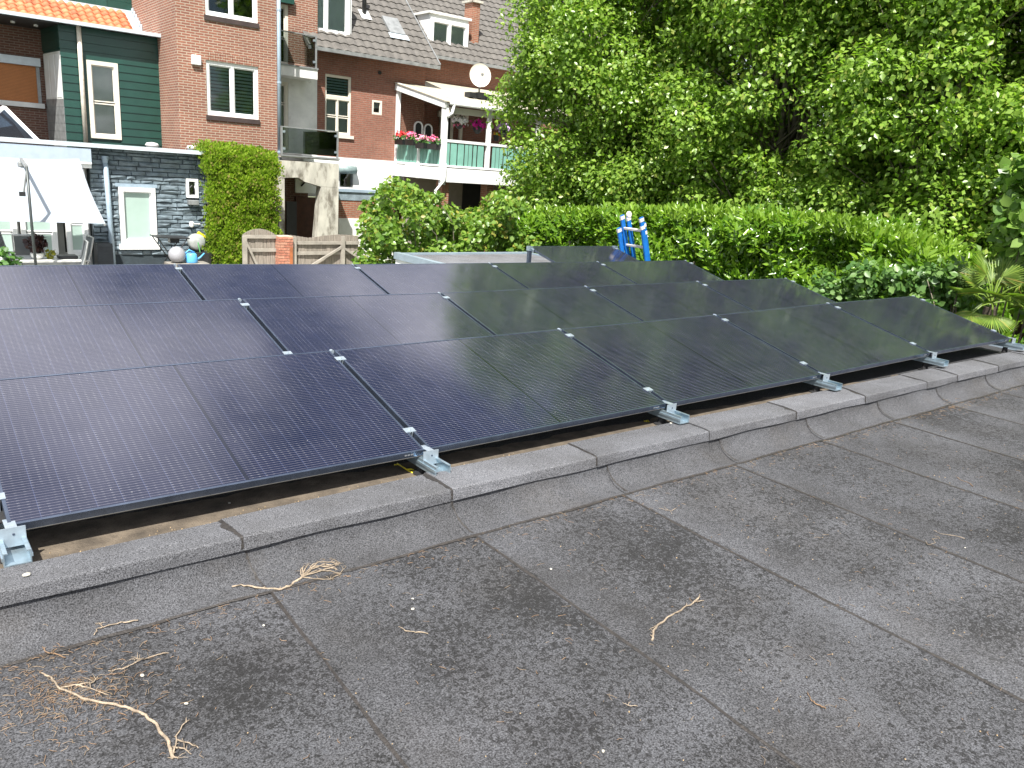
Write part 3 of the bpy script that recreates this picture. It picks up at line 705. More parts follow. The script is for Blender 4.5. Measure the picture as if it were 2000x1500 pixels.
prof = [(-.5,.0),(-.38,.028),(-.22,.052),(-.05,.058),(.1,.044),(.25,.012),(.38,-.004),(.5,.0)]
L = slope.length/nrow; sl_ = slope.normalized(); up_ = Vector((0,-sl_.z, sl_.y))
for e_ in (0, 1):
    for (a, c) in prof: p = sl_*(L*1.06*e_)+up_*(c+(.034 if e_ == 0 else 0)); pr_.v.append((a*tw*1.04, p.y, p.z))
for e_ in (0,):
    for (a, c) in prof: p = up_*(c-.012); pr_.v.append((a*tw*1.04, p.y, p.z))
pr_.f = [(i, i+1, 8+i+1, 8+i) for i in range(7)]+[(16+i, 16+i+1, i+1, i) for i in range(7)]; pr_.mi = [0]*len(pr_.f)
me_pan = [pr_.mesh('pantile', None, [mm], True) for mm in (M_TILE_O, plain('orange_clay_tile_pale', (.50,.185,.085), .75, var=.25, scale=9), plain('orange_clay_tile_dark', (.38,.12,.055), .78, var=.3, scale=9))]
b = MB(); ro = b.slab([(-3,eR.y,eR.z-.03),(eR.x,eR.y,eR.z-.03),(eR.x,eR.y+slope.y,eR.z+slope.z-.03),(-3,eR.y+slope.y,eR.z+slope.z-.03)], (0,0,-.04)).build('orange_roof', plain('roof_batten', (.2,.12,.07)), h)
rr = random.Random(3)
for r_ in range(nrow):
    for i in range(26):
        x = eR.x-tw*.5-i*tw
        o = obj_from(me_pan[rr.choice([0,0,0,1,1,2])], 'pantile', ro)
        o.location = Vector((x, eR.y+sl_.y*L*r_, eR.z+sl_.z*L*r_))-h.location-ro.location
b = MB(); b.slab([(eR.x, eR.y-.03, eR.z), (tx0-.01, eR.y-.03, eR.z), (tx0-.01, eR.y+slope.y, eR.z+slope.z), (eR.x, eR.y+slope.y, eR.z+slope.z)], (0,0,.03)); b.build('flashing', M_LEAD, h)
for i in range(6):
    p = eR+slope*(i/6); MB().box(tx0-.03, tx0-.012, p.y, p.y+slope.y/6+.06, p.z+.02, p.z+.24).build('step_flashing', M_LEAD, h)
yU = eR.y+slope.y+.02; zU = eR.z+slope.z
MB().box(-3, tx0-.002, yU-.04, yU+.02, zU-.02, zU+.07).build('ledge', M_ALU, h)
for i in range(8): MB().box(-3, tx0-.004, yU+.0+.004*(i % 2), yU+.06, zU+.07+i*.2, zU+.07+i*.2+.194).build('board', M_GREEN, h)
x0, x1, z0, z1 = rect(yU, 144, 206, -70, 14); MB().box(x0, x1, yU-.03, yU+.02, z0, z1).build('shutter_panel', M_GREEN2, h)
MB().box(-3, tx0-.004, yU+.08, yU+3, zU-.2, 7.4).build('upper_wall', M_GREEN2, h)
px_ = PY(160,165,YG-.1); b = MB(); b.tube([(PY(154,60,YG-.12).x, YG-.10, gz+.05), (px_.x, YG-.10, GZ+2.9)], .055, 10); pc = b.build('downpipe', M_PIPEC, h, True)

# ------------------------------------------------------------------ grey stone annex
a_ = thing('stone_annex', (4.5, YA, GZ), 'single-storey flat-roofed annex clad in slate-grey stone strips', 'building')
ax0, ax1, az = -3.0, PY(403,300,YA).x, 1.42
sx0 = PY(172,300,YA).x
wA = rect(YA, 233, 304, 366, 476); wF = rect(YA, 362.5, 386, 349, 386)
wall(a_, M_STONEJ, sx0, ax1, GZ, az, YA, [wA, wF], back=1.9, name='backing_wall')
rr = random.Random(9); stones = []
ch = .11; z = GZ+.5; row = 0
while z < az-.03:
    x = sx0-rr.random()*.25
    while x < ax1:
        w_ = rr.uniform(.2, .62); xa, xb = max(x, sx0+.004), min(x+w_-.003, ax1-.004); x += w_
        segs = [(xa, xb)]
        for hb in (wA, wF):
            if z+ch > hb[2] and z < hb[3]:
                ns = []
                for (p, q) in segs:
                    if q <= hb[0] or p >= hb[1]: ns.append((p, q)); continue
                    if p < hb[0]: ns.append((p, hb[0]-.004))
                    if q > hb[1]: ns.append((hb[1]+.004, q))
                segs = ns
        for (p, q) in segs:
            if q-p > .03: stones.append((p, q, z, min(z+ch-.003, az-.01)))
    z += ch; row += 1; ch = rr.uniform(.075,.135)
stuff = MB()
def stone_mesh(b, p, q, z0, z1):
    o_ = [rr.uniform(.006, .05) for _ in range(4)]; m_ = rr.uniform(.02, .07)
    cx, cz = (p+q)/2+rr.uniform(-.04, .04), (z0+z1)/2+rr.uniform(-.02, .02)
    b.add([(p,YA+.002,z0),(q,YA+.002,z0),(q,YA+.002,z1),(p,YA+.002,z1),(p+.012,YA-o_[0],z0+.012),(q-.012,YA-o_[1],z0+.012),(q-.012,YA-o_[2],z1-.008),(p+.012,YA-o_[3],z1-.008),(cx,YA-m_,cz)],
          [(0,1,5,4),(1,2,6,5),(2,3,7,6),(3,0,4,7),(4,5,8),(5,6,8),(6,7,8),(7,4,8)])
stones.sort(key=lambda s: -(s[2]))
for i, s_ in enumerate(stones):
    if i < 295: b = MB(); stone_mesh(b, *s_); b.build('stone', M_STONE, a_)
    else: stone_mesh(stuff, *s_)
if stuff.v: stuff.build('stone_strips', M_STONE, a_, kind='stuff')
window(a_, YA-.02, wA, frame=M_WHITE, fw=.10, behind='frost', out=.05, sill=M_WHITE)
MB().box(wA[0]-.06, wA[1]+.05, YA-.055, YA-.005, wA[3]+.006, wA[3]+.085).build('lintel_trim', M_PIPE, a_)
window(a_, YA-.02, wF, frame=M_WHITE, fw=.065, out=.04, behind='curtain', sash=.01)
cf = MB(); fx0, fx1, fz0, fz1 = wF; cf.tube([(fx0+.09,YA-.03,fz0+.08),(fx0+.09,YA-.03,fz0+.24),((fx0+fx1)/2,YA-.03,fz0+.30),(fx1-.09,YA-.03,fz0+.24),(fx1-.09,YA-.03,fz0+.08),(fx0+.09,YA-.03,fz0+.08)], .012, 6); cf.build('cat_flap', M_BLKM, a_)
for (nm, l, r_, t_, b_, dy, mm) in (('wall_lamp', 367, 387, 391, 400, .18, M_GREYM),):
    x0, x1, z0, z1 = rect(YA-.1, l, r_, t_, b_); MB().box(x0, x1, YA-dy, YA-.02, z0, z1).build('lamp_housing', mm, a_, bevel=.01)
p = PY(374, 437, YA-.1); b = MB(); b.lathe([(.02,-.09),(.055,-.06),(.06,.02),(.03,.06)], (p.x, YA-.11, p.z), 10); b.tube([(p.x,YA-.1,p.z),(p.x+.22,YA-.06,p.z-.01)], .018, 6); b.build('camera_lamp', M_WHITE2, a_)
# left glazed part under the fascia
gl = MB(); gxr = PY(181,470,YA).x
MB().box(ax0, sx0-.002, YA-.34, YA-.01, az-.33, az-.03).build('fascia', M_GREYBLUE, a_)
MB().box(ax0, sx0-.002, YA-.345, YA-.02, az-.37, az-.332).build('fascia_strip', M_WHITE, a_)
MB().box(ax0, sx0-.002, YA-.30, YA+.02, az-.46, az-.372).build('fascia_base', M_WHITE, a_)
wall(a_, M_WHITE, ax0, sx0-.003, GZ, az-.372, YA+.3, [(ax0+.1, sx0-.5, GZ+.1, az-.5)], back=1.5, name='glazed_wall')
dx = [PY(q,470,YA).x for q in (-110,-45,-2,37,70,113,135,172)]
zb_, ztp = PY(60,480,YA).z, az-.5
for i, (l, r_) in enumerate(((-40,36),(43,113),(131,174))):
    x0, x1 = PY(l,470,YA).x, PY(r_,470,YA).x
    window(a_, YA+.02, (x0, x1, GZ+.35 if i < 2 else GZ+.5, ztp), 'glazed_door', fw=.09, rows=((.30,) if i < 2 else (.36,)), behind='frost', out=.03)
MB().box(ax0, ax1+.02, YA-.36, YA+.03, az-.002, az+.09).build('coping', M_ALU, a_)
MB().box(ax0, ax1, YA+.03, YT-.01 if False else YA+1.85, az, az+.03).build('roof_felt', M_GRAVELROOF, a_)
x = PY(214,410,YA).x; b = MB(); b.tube([(x-.05,YA-.09,PY(210,310,YA).z),(x+.0,YA-.09,GZ)], .058, 10); dp = b.build('downpipe', M_PIPE, a_, True)
b = MB(); b.lathe([(.05,-.14),(.075,.0),(.075,.06)], (x-.05,YA-.09,PY(210,310,YA).z), 10); b.build('hopper', M_PIPE, dp)
for px_, py_, r_ in ((297,282,.17),(375,293,.14)):
    p = PY(px_, py_, YA+.7); MB().lathe([(r_*.8,-.14),(r_*.8,-.04),(r_,-.03),(r_*.75,.03),(.02,.05)], (p.x, YA+.7, az+.16), 14).build('roof_vent', M_WHITE2, a_, True)
# pyramid rooflight
s_ = thing('pyramid_rooflight', (PY(8,262,YA+1).x, YA+1.0, az+.03), 'white framed glass pyramid rooflight on the annex roof', 'rooflight')
ap = PY(8,209,YA+1.0); bl, br = PY(-64,258,YA+.5), PY(73,266,YA+.5); zb = az+.04
cs = [Vector((bl.x,YA+.35,zb)), Vector((br.x,YA+.35,zb)), Vector((br.x,YA+1.65,zb)), Vector((bl.x,YA+1.65,zb))]
ap = Vector((ap.x, YA+1.0, ap.z))
for i in range(4):
    MB().bar(cs[i], ap, .07, .06).build('hip_bar', M_WHITE, s_); MB().bar(cs[i], cs[(i+1) % 4], .08, .10).build('base_bar', M_WHITE, s_)
    c_ = (cs[i]+cs[(i+1) % 4]+ap)/3; MB().add([cs[i], cs[(i+1) % 4], ap], [(0,1,2)]).build('pane', M_SKYGL, s_)

# ------------------------------------------------------------------ house with grey tiled roof (house_one) and its neighbour
h1 = thing('tiled_house', (12.5, YH1, GZ), 'brick house with grey tiled roof, skylight and glass-railed balconies beside the tower', 'building')
ex = 15.187; ez = 4.70; hx0 = tx1+.0
wW = rect(YH1, 635, 686, 147, 263); wS = rect(YH1, 726.5, 746, 196, 224); zw = 1.60
xw = PY(619,230,YH1).x; xp = PY(567,90,YH1).x; xp2 = PY(591,90,YH1).x
dU = (hx0+.02, PY(563,90,YH1).x, PY(555,128,YH1).z, PY(553,8,YH1).z+.0); dL = (hx0+.02, PY(563,230,YH1).x, zw+.1, PY(556,160,YH1).z)
wall(h1, B_HOUSE, xw, ex-.28, zw, ez, YH1, [wW, wS], back=6, top=False)
wall(h1, M_WHITE2, hx0, xw-.002, zw, dU[2]-.05, YH1-.01, [dL], back=.5, name='white_wall')
wall(h1, B_TOWER, hx0, xw-.002, dU[2]-.05, 6.4, YH1-.012, [dU], back=.5, name='brick_pier')
wall(h1, M_WHITE, PY(664,340,YH1).x-1.3, ex-.28, GZ+1.9, zw-.004, YH1-.03, [rect(YH1-.03, 663, 690, 328, 366)], back=3, name='white_base')
for dd, nm in ((dU,'balcony_door'),(dL,'balcony_door')):
    window(h1, YH1+.03, dd, nm, frame=M_CREAM, fw=.09, rows=(.45,) if dd is dU else (.70,), behind='curtain' if dd is dL else None)
MB().box(hx0+.0, dU[1]+.12, YH1-.16, YH1-.02, dU[3]+.02, dU[3]+.3).build('awning_box', M_GREEN2, h1)
fr = window(h1, YH1+.06, (wW[0], wW[1], wW[2], wW[2]+(wW[3]-wW[2])*.62), frame=M_CREAM, fw=.05, cols=2, rows=(.5,), behind='blind')
window(h1, YH1+.06, (wW[0], wW[1], wW[2]+(wW[3]-wW[2])*.62+.004, wW[3]), frame=M_CREAM, fw=.06, behind='slats', sash=.015)
MB().box(wW[0]-.05, wW[1]+.08, YH1-.06, YH1+.05, wW[2]-.10, wW[2]-.004).build('sill', M_CREAM, h1)
window(h1, YH1+.03, wS, frame=M_CREAM, fw=.06, out=.03, sash=.01, behind='half')
p = PY(741,142,YH1); MB().lathe([(.06,-.03),(.06,.01)], (p.x, YH1-.01, p.z), 10, 'y').build('wall_vent', M_BLKM, h1)
# roofs: real tile courses
def tiled_roof(parent, x0, x1, y0, z0, pitch, length, name, verge=True):
    d = Vector((0, math.cos(pitch), math.sin(pitch))); up = Vector((0, -math.sin(pitch), math.cos(pitch)))
    rf = MB().slab([(x0,y0,z0),(x1,y0,z0),tuple(Vector((x1,y0,z0))+d*length),tuple(Vector((x0,y0,z0))+d*length)], tuple(up*-.06)).build(name, M_TILE_G, parent)
    tw_, th = .30, .335; nc = int((x1-x0)/tw_*8)
    r_ = 0; s = 0.
    while s < length-.05:
        b = MB(); vs = []
        for i in range(nc+1):
            x = x0+(x1-x0)*i/nc; f = ((x-x0)/tw_) % 1; w = .017*math.sin(f*2*math.pi)+.006*math.sin(f*4*math.pi+.6)
            a = Vector((x,y0,z0))+d*(s-.02); c = Vector((x,y0,z0))+d*(s+th)
            vs += [a+up*.012, a+up*(w+.062), c+up*(w+.032)]
        b.add(vs, [(i*3+k, i*3+3+k, i*3+4+k, i*3+1+k) for i in range(nc) for k in range(2)]).build('tile_course', M_TILE_G, rf, smooth=False)
        s += th; r_ += 1
    return rf, d, up
PITCHR = R(43)
rf1, d1, u1 = tiled_roof(h1, PY(590,85,YH1).x, ex, YH1-.42, ez, PITCHR, 4.6, 'roof')
MB().box(PY(590,85,YH1).x, ex-.02, YH1-.50, YH1-.43, ez-.09, ez+.015).build('gutter', M_GREYM, rf1)
MB().bar(Vector((ex,YH1-.42,ez+.02))+u1*.03, Vector((ex,YH1-.42,ez+.02))+d1*4.6+u1*.03, .035, .09).build('verge_flashing', M_GREYM, rf1)
def on_roof(px_, py_, y0=YH1-.42, z0=ez):
    """point of the picture on the tiled roof plane"""
    n_ = Vector((0,-math.sin(PITCHR),math.cos(PITCHR))); o_ = Vector((0,y0,z0)); c_ = Vector((0,0,CAM_Z)); r_ = ray(px_, py_)
    return c_+r_*((o_-c_).dot(n_)/r_.dot(n_))
# skylight
pts = [on_roof(*q) for q in ((751,41),(771,44),(783,68),(763,65))]
cx = sum((p for p in pts), Vector())/4; wd, ht = .58, .80
sk = MB(); A = [cx+Vector((sx_*wd/2,0,0))+d1*(sy_*ht/2)+u1*.11 for sx_, sy_ in ((-1,-1),(1,-1),(1,1),(-1,1))]
sk.slab(A, tuple(-u1*.10)); skf = sk.build('skylight_frame', M_GREYM, rf1)
MB().slab([p+u1*.003+(cx-p)*.16 for p in A], tuple(u1*.004)).build('pane', plain('sky_pane', (.06,.09,.14), .05), skf)
MB().slab([cx+Vector((sx_*(wd/2+.06),0,0))+d1*(-ht/2-.24*q)+u1*.075 for sx_, q in ((-1,1),(1,1),(1,0),(-1,0))], tuple(u1*.01)).build('apron', M_LEAD, skf)
p = on_roof(711, 33); b = MB(); b.tube([p, p+Vector((0,0,1.3))], .07, 10); vp_ = b.build('vent_pipe', M_BLKM, rf1, True)
MB().slab([p+Vector((sx_*.18,0,0))+d1*(sy_*.22)+u1*.08 for sx_, sy_ in ((-1,-1),(1,-1),(1,1),(-1,1))], tuple(u1*.012)).build('pipe_flashing', M_WHITE2, vp_)
# left dormer
yD = YH1+.12; wd1 = rect(yD, 591, 683, -48, 65)
dm = MB(); dm.box(wd1[0]-.06, wd1[1]+.10, yD+.06, yD+3.2, wd1[2]-.02, wd1[3]+.3); do = dm.build('dormer', M_WHITE, h1)
window(do, yD+.03, wd1, frame=M_WHITE, fw=.10, cols=2, behind=['blind','half'], out=.06)
MB().box(wd1[0]-.06, wd1[1]+.10, yD-.02, yD+.05, wd1[2]-.10, wd1[2]-.004).build('dormer_apron', M_LEAD, do)
pA = Vector((wd1[1]+.10, yD+.05, wd1[2])); MB().slab([pA, pA+Vector((.32,0,-.12))+d1*.0, pA+Vector((.05,.5,.5))], (0,.01,.02)).build('flashing', M_LEAD, do)
# balconies
def balcony(Y, l, r_, tg, bg_, slab_t, wallY, label_mat, posts, nm):
    x0, x1 = PY(l, (tg+bg_)/2, Y).x, PY(r_, (tg+bg_)/2, Y).x; cxp = (l+r_)/2; z1, z0 = PY(cxp, tg, Y).z, PY(cxp, bg_, Y).z
    MB_ = MB().box(x0, x1+.03, Y-.02, wallY-.02, z0-slab_t, z0-.03).build(nm, label_mat, h1)
    MB().box(x0, x1+.05, Y-.05, wallY-.02, z0-.029, z0+.012).build('floor_edge', M_GREYM, MB_)
    for q in posts: MB().box(x0+(x1-x0)*q-.025, x0+(x1-x0)*q+.025, Y-.03, Y+.02, z0+.012, z1+.03).build('post', M_GREYM, MB_)
    MB().box(x0+.03, x1-.03, Y-.005, Y+.007, z0+.06, z1).build('glass_panel', M_PANE2, MB_)
    MB().box(x0, x1, Y-.012, Y+.014, z1, z1+.03).build('top_rail', M_GREYM, MB_)
    MB().box(x1-.012, x1, Y+.03, wallY-.05, z0+.06, z1).build('side_glass', M_PANE2, MB_)
    for zz in (z0+.14, z1-.14):
        for q in posts: MB().box(x0+(x1-x0)*q-(.09 if q > .5 else -.025), x0+(x1-x0)*q+(-.025 if q > .5 else .09), Y-.045, Y-.005, zz, zz+.06).build('glass_clip', M_CLAMP, MB_)
    return x0, x1, z0, z1, MB_
bu = balcony(YT+1.25, 545.5, 618, 66, 129, .30, YH1, M_WHITE2, (.985,), 'upper_balcony')
bo = balcony(YC, 547.5, 660, 253, 306, .06, YH1, M_CONC, (.02, .99), 'lower_balcony')
# concrete porch under the lower balcony
cp = thing('concrete_porch', (9.7, YC, GZ), 'stained concrete porch frame carrying the lower glass balcony', 'porch')
x0, x1 = PY(545,400,YC).x, PY(661,400,YC).x; zt_, zl_ = PY(603,316,YC).z, PY(603,352,YC).z; xr = PY(628,400,YC).x; xl = PY(556,400,YC).x
b = MB(); b.slab([(x0,YC,zl_+.02),(xl+.4,YC,zl_+.06),(xr-.5,YC,zl_-.05),(xr-.02,YC,zl_-.16),(x1,YC,zl_-.16),(x1,YC,zt_-.005),(x0,YC,zt_-.005)], (0,.28,0)); b.build('lintel', M_CONC, cp)
b = MB(); b.slab([(xr-.22,YC+.001,GZ),(x1,YC+.001,GZ),(x1,YC+.001,zl_-.165),(xr-.02,YC+.001,zl_-.165)], (0,.30,0)); b.build('pillar', M_CONC, cp)
MB().box(x0, xl, YC+.001, YC+.30, GZ, zl_+.015).build('pillar', M_CONC, cp)
MB().box(x0, x1-.002, YC+.301, YH1-.05, zt_-.12, zt_-.01).build('deck_slab', M_CONC, cp)
MB().box(x0+.05, x1, YH1-.30, YH1-.26, GZ, zt_-.13).build('back_wall', B_BROWN, cp)
xd0, xd1 = PY(578,400,YH1-.4).x, PY(640,400,YH1-.4).x
MB().box(xd0, xd1, YH1-.36, YH1-.31, PY(600,376,YH1).z, zt_-.2).build('white_panel', M_WHITE, cp)
MB().box(xd0, xd1, YH1-.38, YH1-.31, GZ, PY(600,384,YH1).z).build('door', M_DOORW, cp)
b = MB(); b.tube([(xd0+.18,YH1-.38,PY(582,345,YH1).z),(xd0+.28,YH1-.40,PY(586,355,YH1).z),(xd0+.18,YH1-.38,PY(582,362,YH1).z)], .03, 6); b.build('wall_hook', M_BLKM, cp)
x0_, x1_ = PY(557,420,YC+1.0).x, PY(577,420,YC+1.0).x
MB().box(x0_, x1_, YC+.9, YC+.96, GZ, PY(566,393,YC+1).z).build('inner_gate', M_BLKM, cp)
# lower right: shutter window, painted strip, brick and white plinth
x0, x1, z0, z1 = rect(YH1-.03, 662, 690, 330, 368)
fr = window(h1, YH1, (x0, x1, z0, z1-.06), frame=M_GREYM, fw=.04, out=.02)
b = MB(); b.tube([(x0-.1,YH1-.13,z1-.02),(x1+.03,YH1-.13,z1-.02)], .13, 10); b.build('shutter_box', plain('grey_green_box', (.22,.29,.29), .5), h1, True)
zA, zB, zC = PY(680,371,YH1-.9).z, PY(680,391,YH1-.9).z, PY(680,426,YH1-.9).z
gw = thing('garden_wall', (11.2, YH1-.9, GZ), 'low garden wall of orange brick with a grey-blue band and white foot', 'wall')
gx0_, gx1_ = PY(661,400,YH1-.9).x, PY(770,400,YH1-.9).x
MB().box(gx0_, gx1_, YH1-.92, YH1-.6, zB, zA-.06).build('painted_band', M_BLUEG, gw); MB().box(gx0_-.02, gx1_+.02, YH1-.96, YH1-.56, zA-.059, zA+.02).build('coping', M_PIPE, gw)
MB().box(gx0_, gx1_, YH1-.90, YH1-.6, zC, zB-.001).build('brickwork', B_ORANGE, gw); MB().box(gx0_, gx1_, YH1-.93, YH1-.6, GZ, zC-.001).build('foot', M_WHITE2, gw)

h2 = thing('neighbour_house', (18, YH2, GZ), 'brick house with a white two-pane dormer, partly behind the tall trees', 'building')
e2z = PY(910,119,YH2-.4).z
wall(h2, B_HOUSE, ex-.28, 30, GZ, e2z, YH2, [], back=6, top=False)
MB().quad((ex-.28,YH1,zw),(ex-.28,YH2,zw),(ex-.28,YH2,ez),(ex-.28,YH1,ez)).build('side_wall', B_HOUSE, h1)
rf2, d2, u2 = tiled_roof(h2, ex-1.2, 30, YH2-.42, e2z, PITCHR, 6.0, 'roof')
MB().box(ex-.1, 30, YH2-.50, YH2-.43, e2z-.09, e2z+.015).build('gutter', M_GREYM, rf2)
yD2 = YH2+.1; w2 = rect(yD2, 840, 914, 40, 101)
dm = MB(); dm.box(w2[0]-.02, w2[1]+.03, yD2+.05, yD2+2.0, w2[2]-.02, w2[3]+.12); do2 = dm.build('dormer', M_WHITE, h2)
window(do2, yD2+.02, w2, frame=M_WHITE, fw=.13, cols=2, behind=['curtain','curtain'], out=.05)
MB().box(w2[0]-.10, w2[1]+.10, yD2-.06, yD2+2.0, w2[3]+.12, w2[3]+.2).build('dormer_roof', M_WHITE2, do2)
MB().box(w2[0]-.1, w2[1]+.2, yD2-.1, yD2+.04, w2[2]-.12, w2[2]-.025).build('dormer_apron', M_LEAD, do2)
pc_ = on_roof(921, 78, YH2-.42, e2z); cw = .34
MB().box(pc_.x-cw/2, pc_.x+cw/2, pc_.y-.2, pc_.y+.3, pc_.z-.3, pc_.z+1.25).build('chimney', B_ORANGE, rf2)
MB().box(pc_.x-cw/2-.08, pc_.x+cw/2+.08, pc_.y-.28, pc_.y+.38, pc_.z+1.25, pc_.z+1.33).build('chimney_cap', M_CONC, rf2)
b = MB(); b.tube([(pc_.x,pc_.y+.05,pc_.z+1.33),(pc_.x,pc_.y+.05,pc_.z+3)], .075, 10); b.build('flue_pipe', M_REDP, rf2, True)

# ------------------------------------------------------------------ covered veranda on the first floor
XP = PY(867,270,YP).x; XE = 21.0
v = thing('covered_veranda', (XP+2, YP, GZ), 'raised white veranda with mint green slatted railing and sloping pale roof', 'veranda')
zf = PY(870,326,YP).z; zr = PY(870,275,YP).z; zFr = PY(868,199,YP).z; zBk = PY(778,163,YH1).z
W = M_WHITE
def post(px_, y, z0, z1, s=.13, mm=W):
    x = PY(px_, 270, y).x; return MB().box(x-s/2, x+s/2, y-s/2, y+s/2, z0, z1).build('post', mm, v)
post(867, YP, GZ+2.55, zFr-.02, .15); x955 = PY(955,250,YP).x; MB().box(x955-.06, x955+.06, YP-.06, YP+.06, zf, zFr-.05).build('post', W, v)
for x in (x955+2.0, x955+4.0): MB().box(x-.06, x+.06, YP-.06, YP+.06, zf, zFr-.05).build('post', W, v)
MB().box(XP-.05, XP+.07, YH1-.14, YH1-.02, zf-.05, zBk-.1).build('post', W, v)
MB().bar((XP-.06,YH1-.03,zBk-.09), (XP-.06,YP-.12,zFr-.06), .07, .24).build('side_beam', W, v)
MB().box(XP+.08, XE, YP-.05, YP+.05, zFr-.30, zFr-.12).build('front_beam', M_CREAM, v)
b = MB(); b.tube([(XP+.05,YP-.19,zFr-.03),(XE,YP-.19,zFr-.05)], .06, 8); b.build('gutter', M_WHITE2, v, True)
b = MB(); b.tube([(XP+.18,YP-.19,zFr-.05),(XP+.16,YP-.16,zFr-.3),(XP+.02,YP-.11,zFr-.42)], .05, 8); b.build('gutter_elbow', W, v, True)
npan = 12
for i in range(npan):
    xa, xb = XP-.12+(XE-XP+.12)*i/npan, XP-.12+(XE-XP+.12)*(i+1)/npan-.012; yb2 = YH1-.02 if xb < ex-.3 else YH2-.02; zb2 = zBk+(zBk-zFr)/(YH1-YP)*(yb2-YH1)
    MB().slab([(xa,YP-.16,zFr+.0),(xb,YP-.16,zFr+.0),(xb,yb2,zb2),(xa,yb2,zb2)], (0,0,.03)).build('roof_sheet', M_ROOFS, v)
MB().box(XP-.07, XE, YP-.06, YH2-.05, zf-.14, zf-.03).build('deck', M_WHITE2, v)
MB().box(XP-.09, XE, YP-.10, YP-.061, PY(900,357,YP).z, zf-.03).build('fascia', W, v)
MB().box(XP-.12, XP-.071, YP-.06, YH1-.05, PY(870,352,YP).z, zf-.03).build('fascia', W, v)
for (z0, z1) in ((zr-.03, zr+.05), (zf, zf+.06)):
    MB().box(XP+.075, XE, YP-.05, YP+.03, z0, z1).build('rail', W, v); MB().box(XP-.05, XP+.03, YP+.075, YH1-.14, z0, z1).build('rail', W, v)
rr = random.Random(21); x = XP+.09
while x < x955+2.4:
    w_ = rr.choice([.12,.12,.22]); 
    if not (abs(x+w_/2-x955) < .1): MB().box(x, x+w_, YP-.03, YP-.01, zf+.061, zr-.031).build('slat', M_MINTP, v)
    x += w_+rr.choice([.03,.045,.05])
y = YP+.1
while y < YH1-.3:
    w_ = .17; MB().box(XP-.03, XP-.01, y, y+w_, zf+.061, zr-.031).build('slat', M_MINTP, v); y += w_+.035
q = PX(818,290,XP-.06); MB().box(XP-.10, XP-.035, q.y-.04, q.y+.04, PY(870,350,YP).z-.05, zf+.55).build('post', W, v)
MB().box(XP+.0, XE, YH1-.6, YH1-.55, GZ, zf-.15).build('recess_wall', plain('mauve_render', (.30,.255,.235), .9, var=.1), v)
for px_, y0 in ((873,YP+.08),(960,YP+.08)):
    x = PY(px_,370,YP).x; MB().box(x-.12, x+.12, y0, y0+.35, GZ, zf-.15).build('brick_pillar', B_ORANGE, v)
x0, x1 = PY(903,380,YH1-.6).x, PY(938,380,YH1-.6).x; MB().box(x0, x1, YH1-.64, YH1-.601, GZ, PY(920,356,YH1-.6).z).build('door', M_BLKM, v)
b = MB(); p = PY(865,352,YP-.12); b.tube([(XP-.02,YP-.16,p.z+.5),(XP-.02,YP-.16,p.z),(XP-.28,YP-.1,p.z-.32),(XP-.30,YP-.1,GZ)], .045, 8); b.build('downpipe', W, v, True)
x0, x1 = PY(1033,370,YP+.3).x, PY(1100,370,YP+.3).x
lb = thing('low_brick_wall', ((x0+x1)/2, YP+.3, GZ), 'red brick wall with pale upper panel and white pipe under the veranda end', 'wall')
MB().box(x0, x1+2, YP+.3, YP+.5, GZ, PY(1060,383,YP+.3).z).build('brickwork', B_ORANGE, lb); MB().box(x0+.35, x1+2, YP+.32, YP+.5, PY(1060,383,YP+.3).z, PY(1060,352,YP).z).build('panel', M_CREAM, lb)
MB().box(x0, x0+.33, YP+.3, YP+.5, PY(1060,383,YP+.3).z+.001, PY(1060,356,YP).z).build('pier', B_ORANGE, lb)
b = MB(); b.tube([(x0+.36,YP+.24,GZ),(x0+.36,YP+.24,PY(1060,360,YP).z)], .05, 8); b.build('downpipe', W, lb, True)
# back wall of the veranda
MB().box(XP+.1, ex-.285, YH1-.03, YH1-.004, zf, zBk-.15).build('veranda_wall', B_PORCH, h1)
for px_, py_ in ((795,247),(814,252)):
    p = PX(px_, py_, XP+.35) if False else PY(px_+22, py_, YH1-.05); w_, hh = .17, .38
    ring = []; 
    for s in (1.0, .74):
        ring.append([(p.x-w_*s, p.z-hh)]+[(p.x-w_*s*math.cos(a), p.z+w_*s*math.sin(a)) for a in [math.pi*i/8 for i in range(9)]]+[(p.x+w_*s, p.z-hh)])
    b = MB(); n = len(ring[0]); vs = [(x_,YH1-.08,z_) for x_, z_ in ring[0]]+[(x_,YH1-.08,z_) for x_, z_ in ring[1]]+[(x_,YH1-.03,z_) for x_, z_ in ring[0]]+[(x_,YH1-.03,z_) for x_, z_ in ring[1]]
    b.add(vs, [(i,i+1,n+i+1,n+i) for i in range(n-1)]+[(2*n+i,i,i+1,2*n+i+1)[::-1] for i in range(n-1)]+[(n+i,n+i+1,3*n+i+1,3*n+i) for i in range(n-1)]); nf = b.build('arched_niche', W, h1)
    MB().slab([(x_,YH1-.045,z_) for x_, z_ in ring[1]], (0,.01,0)).build('niche_glass', M_BLKM, nf)
for px_, w_, mm in ((846,.12,M_CREAM),(866,.12,M_CREAM),(884,.13,M_CREAM)):
    x = PY(px_+14,250,YH2-.1).x; MB().box(x, x+w_, YH2-.1, YH2-.01, zf, zFr+.1).build('door_frame', mm, h2)
x0, x1 = PY(862,250,YH2).x, PY(880,250,YH2).x; MB().box(x0, x1, YH2-.05, YH2-.005, zf, zFr-.15).build('veranda_door', M_BLKM, h2)
MB().box(x0-.2, x1+.7, YH2-.12, YH2-.11+.09, zFr-.15, zFr+.05).build('door_head', M_CREAM, h2)

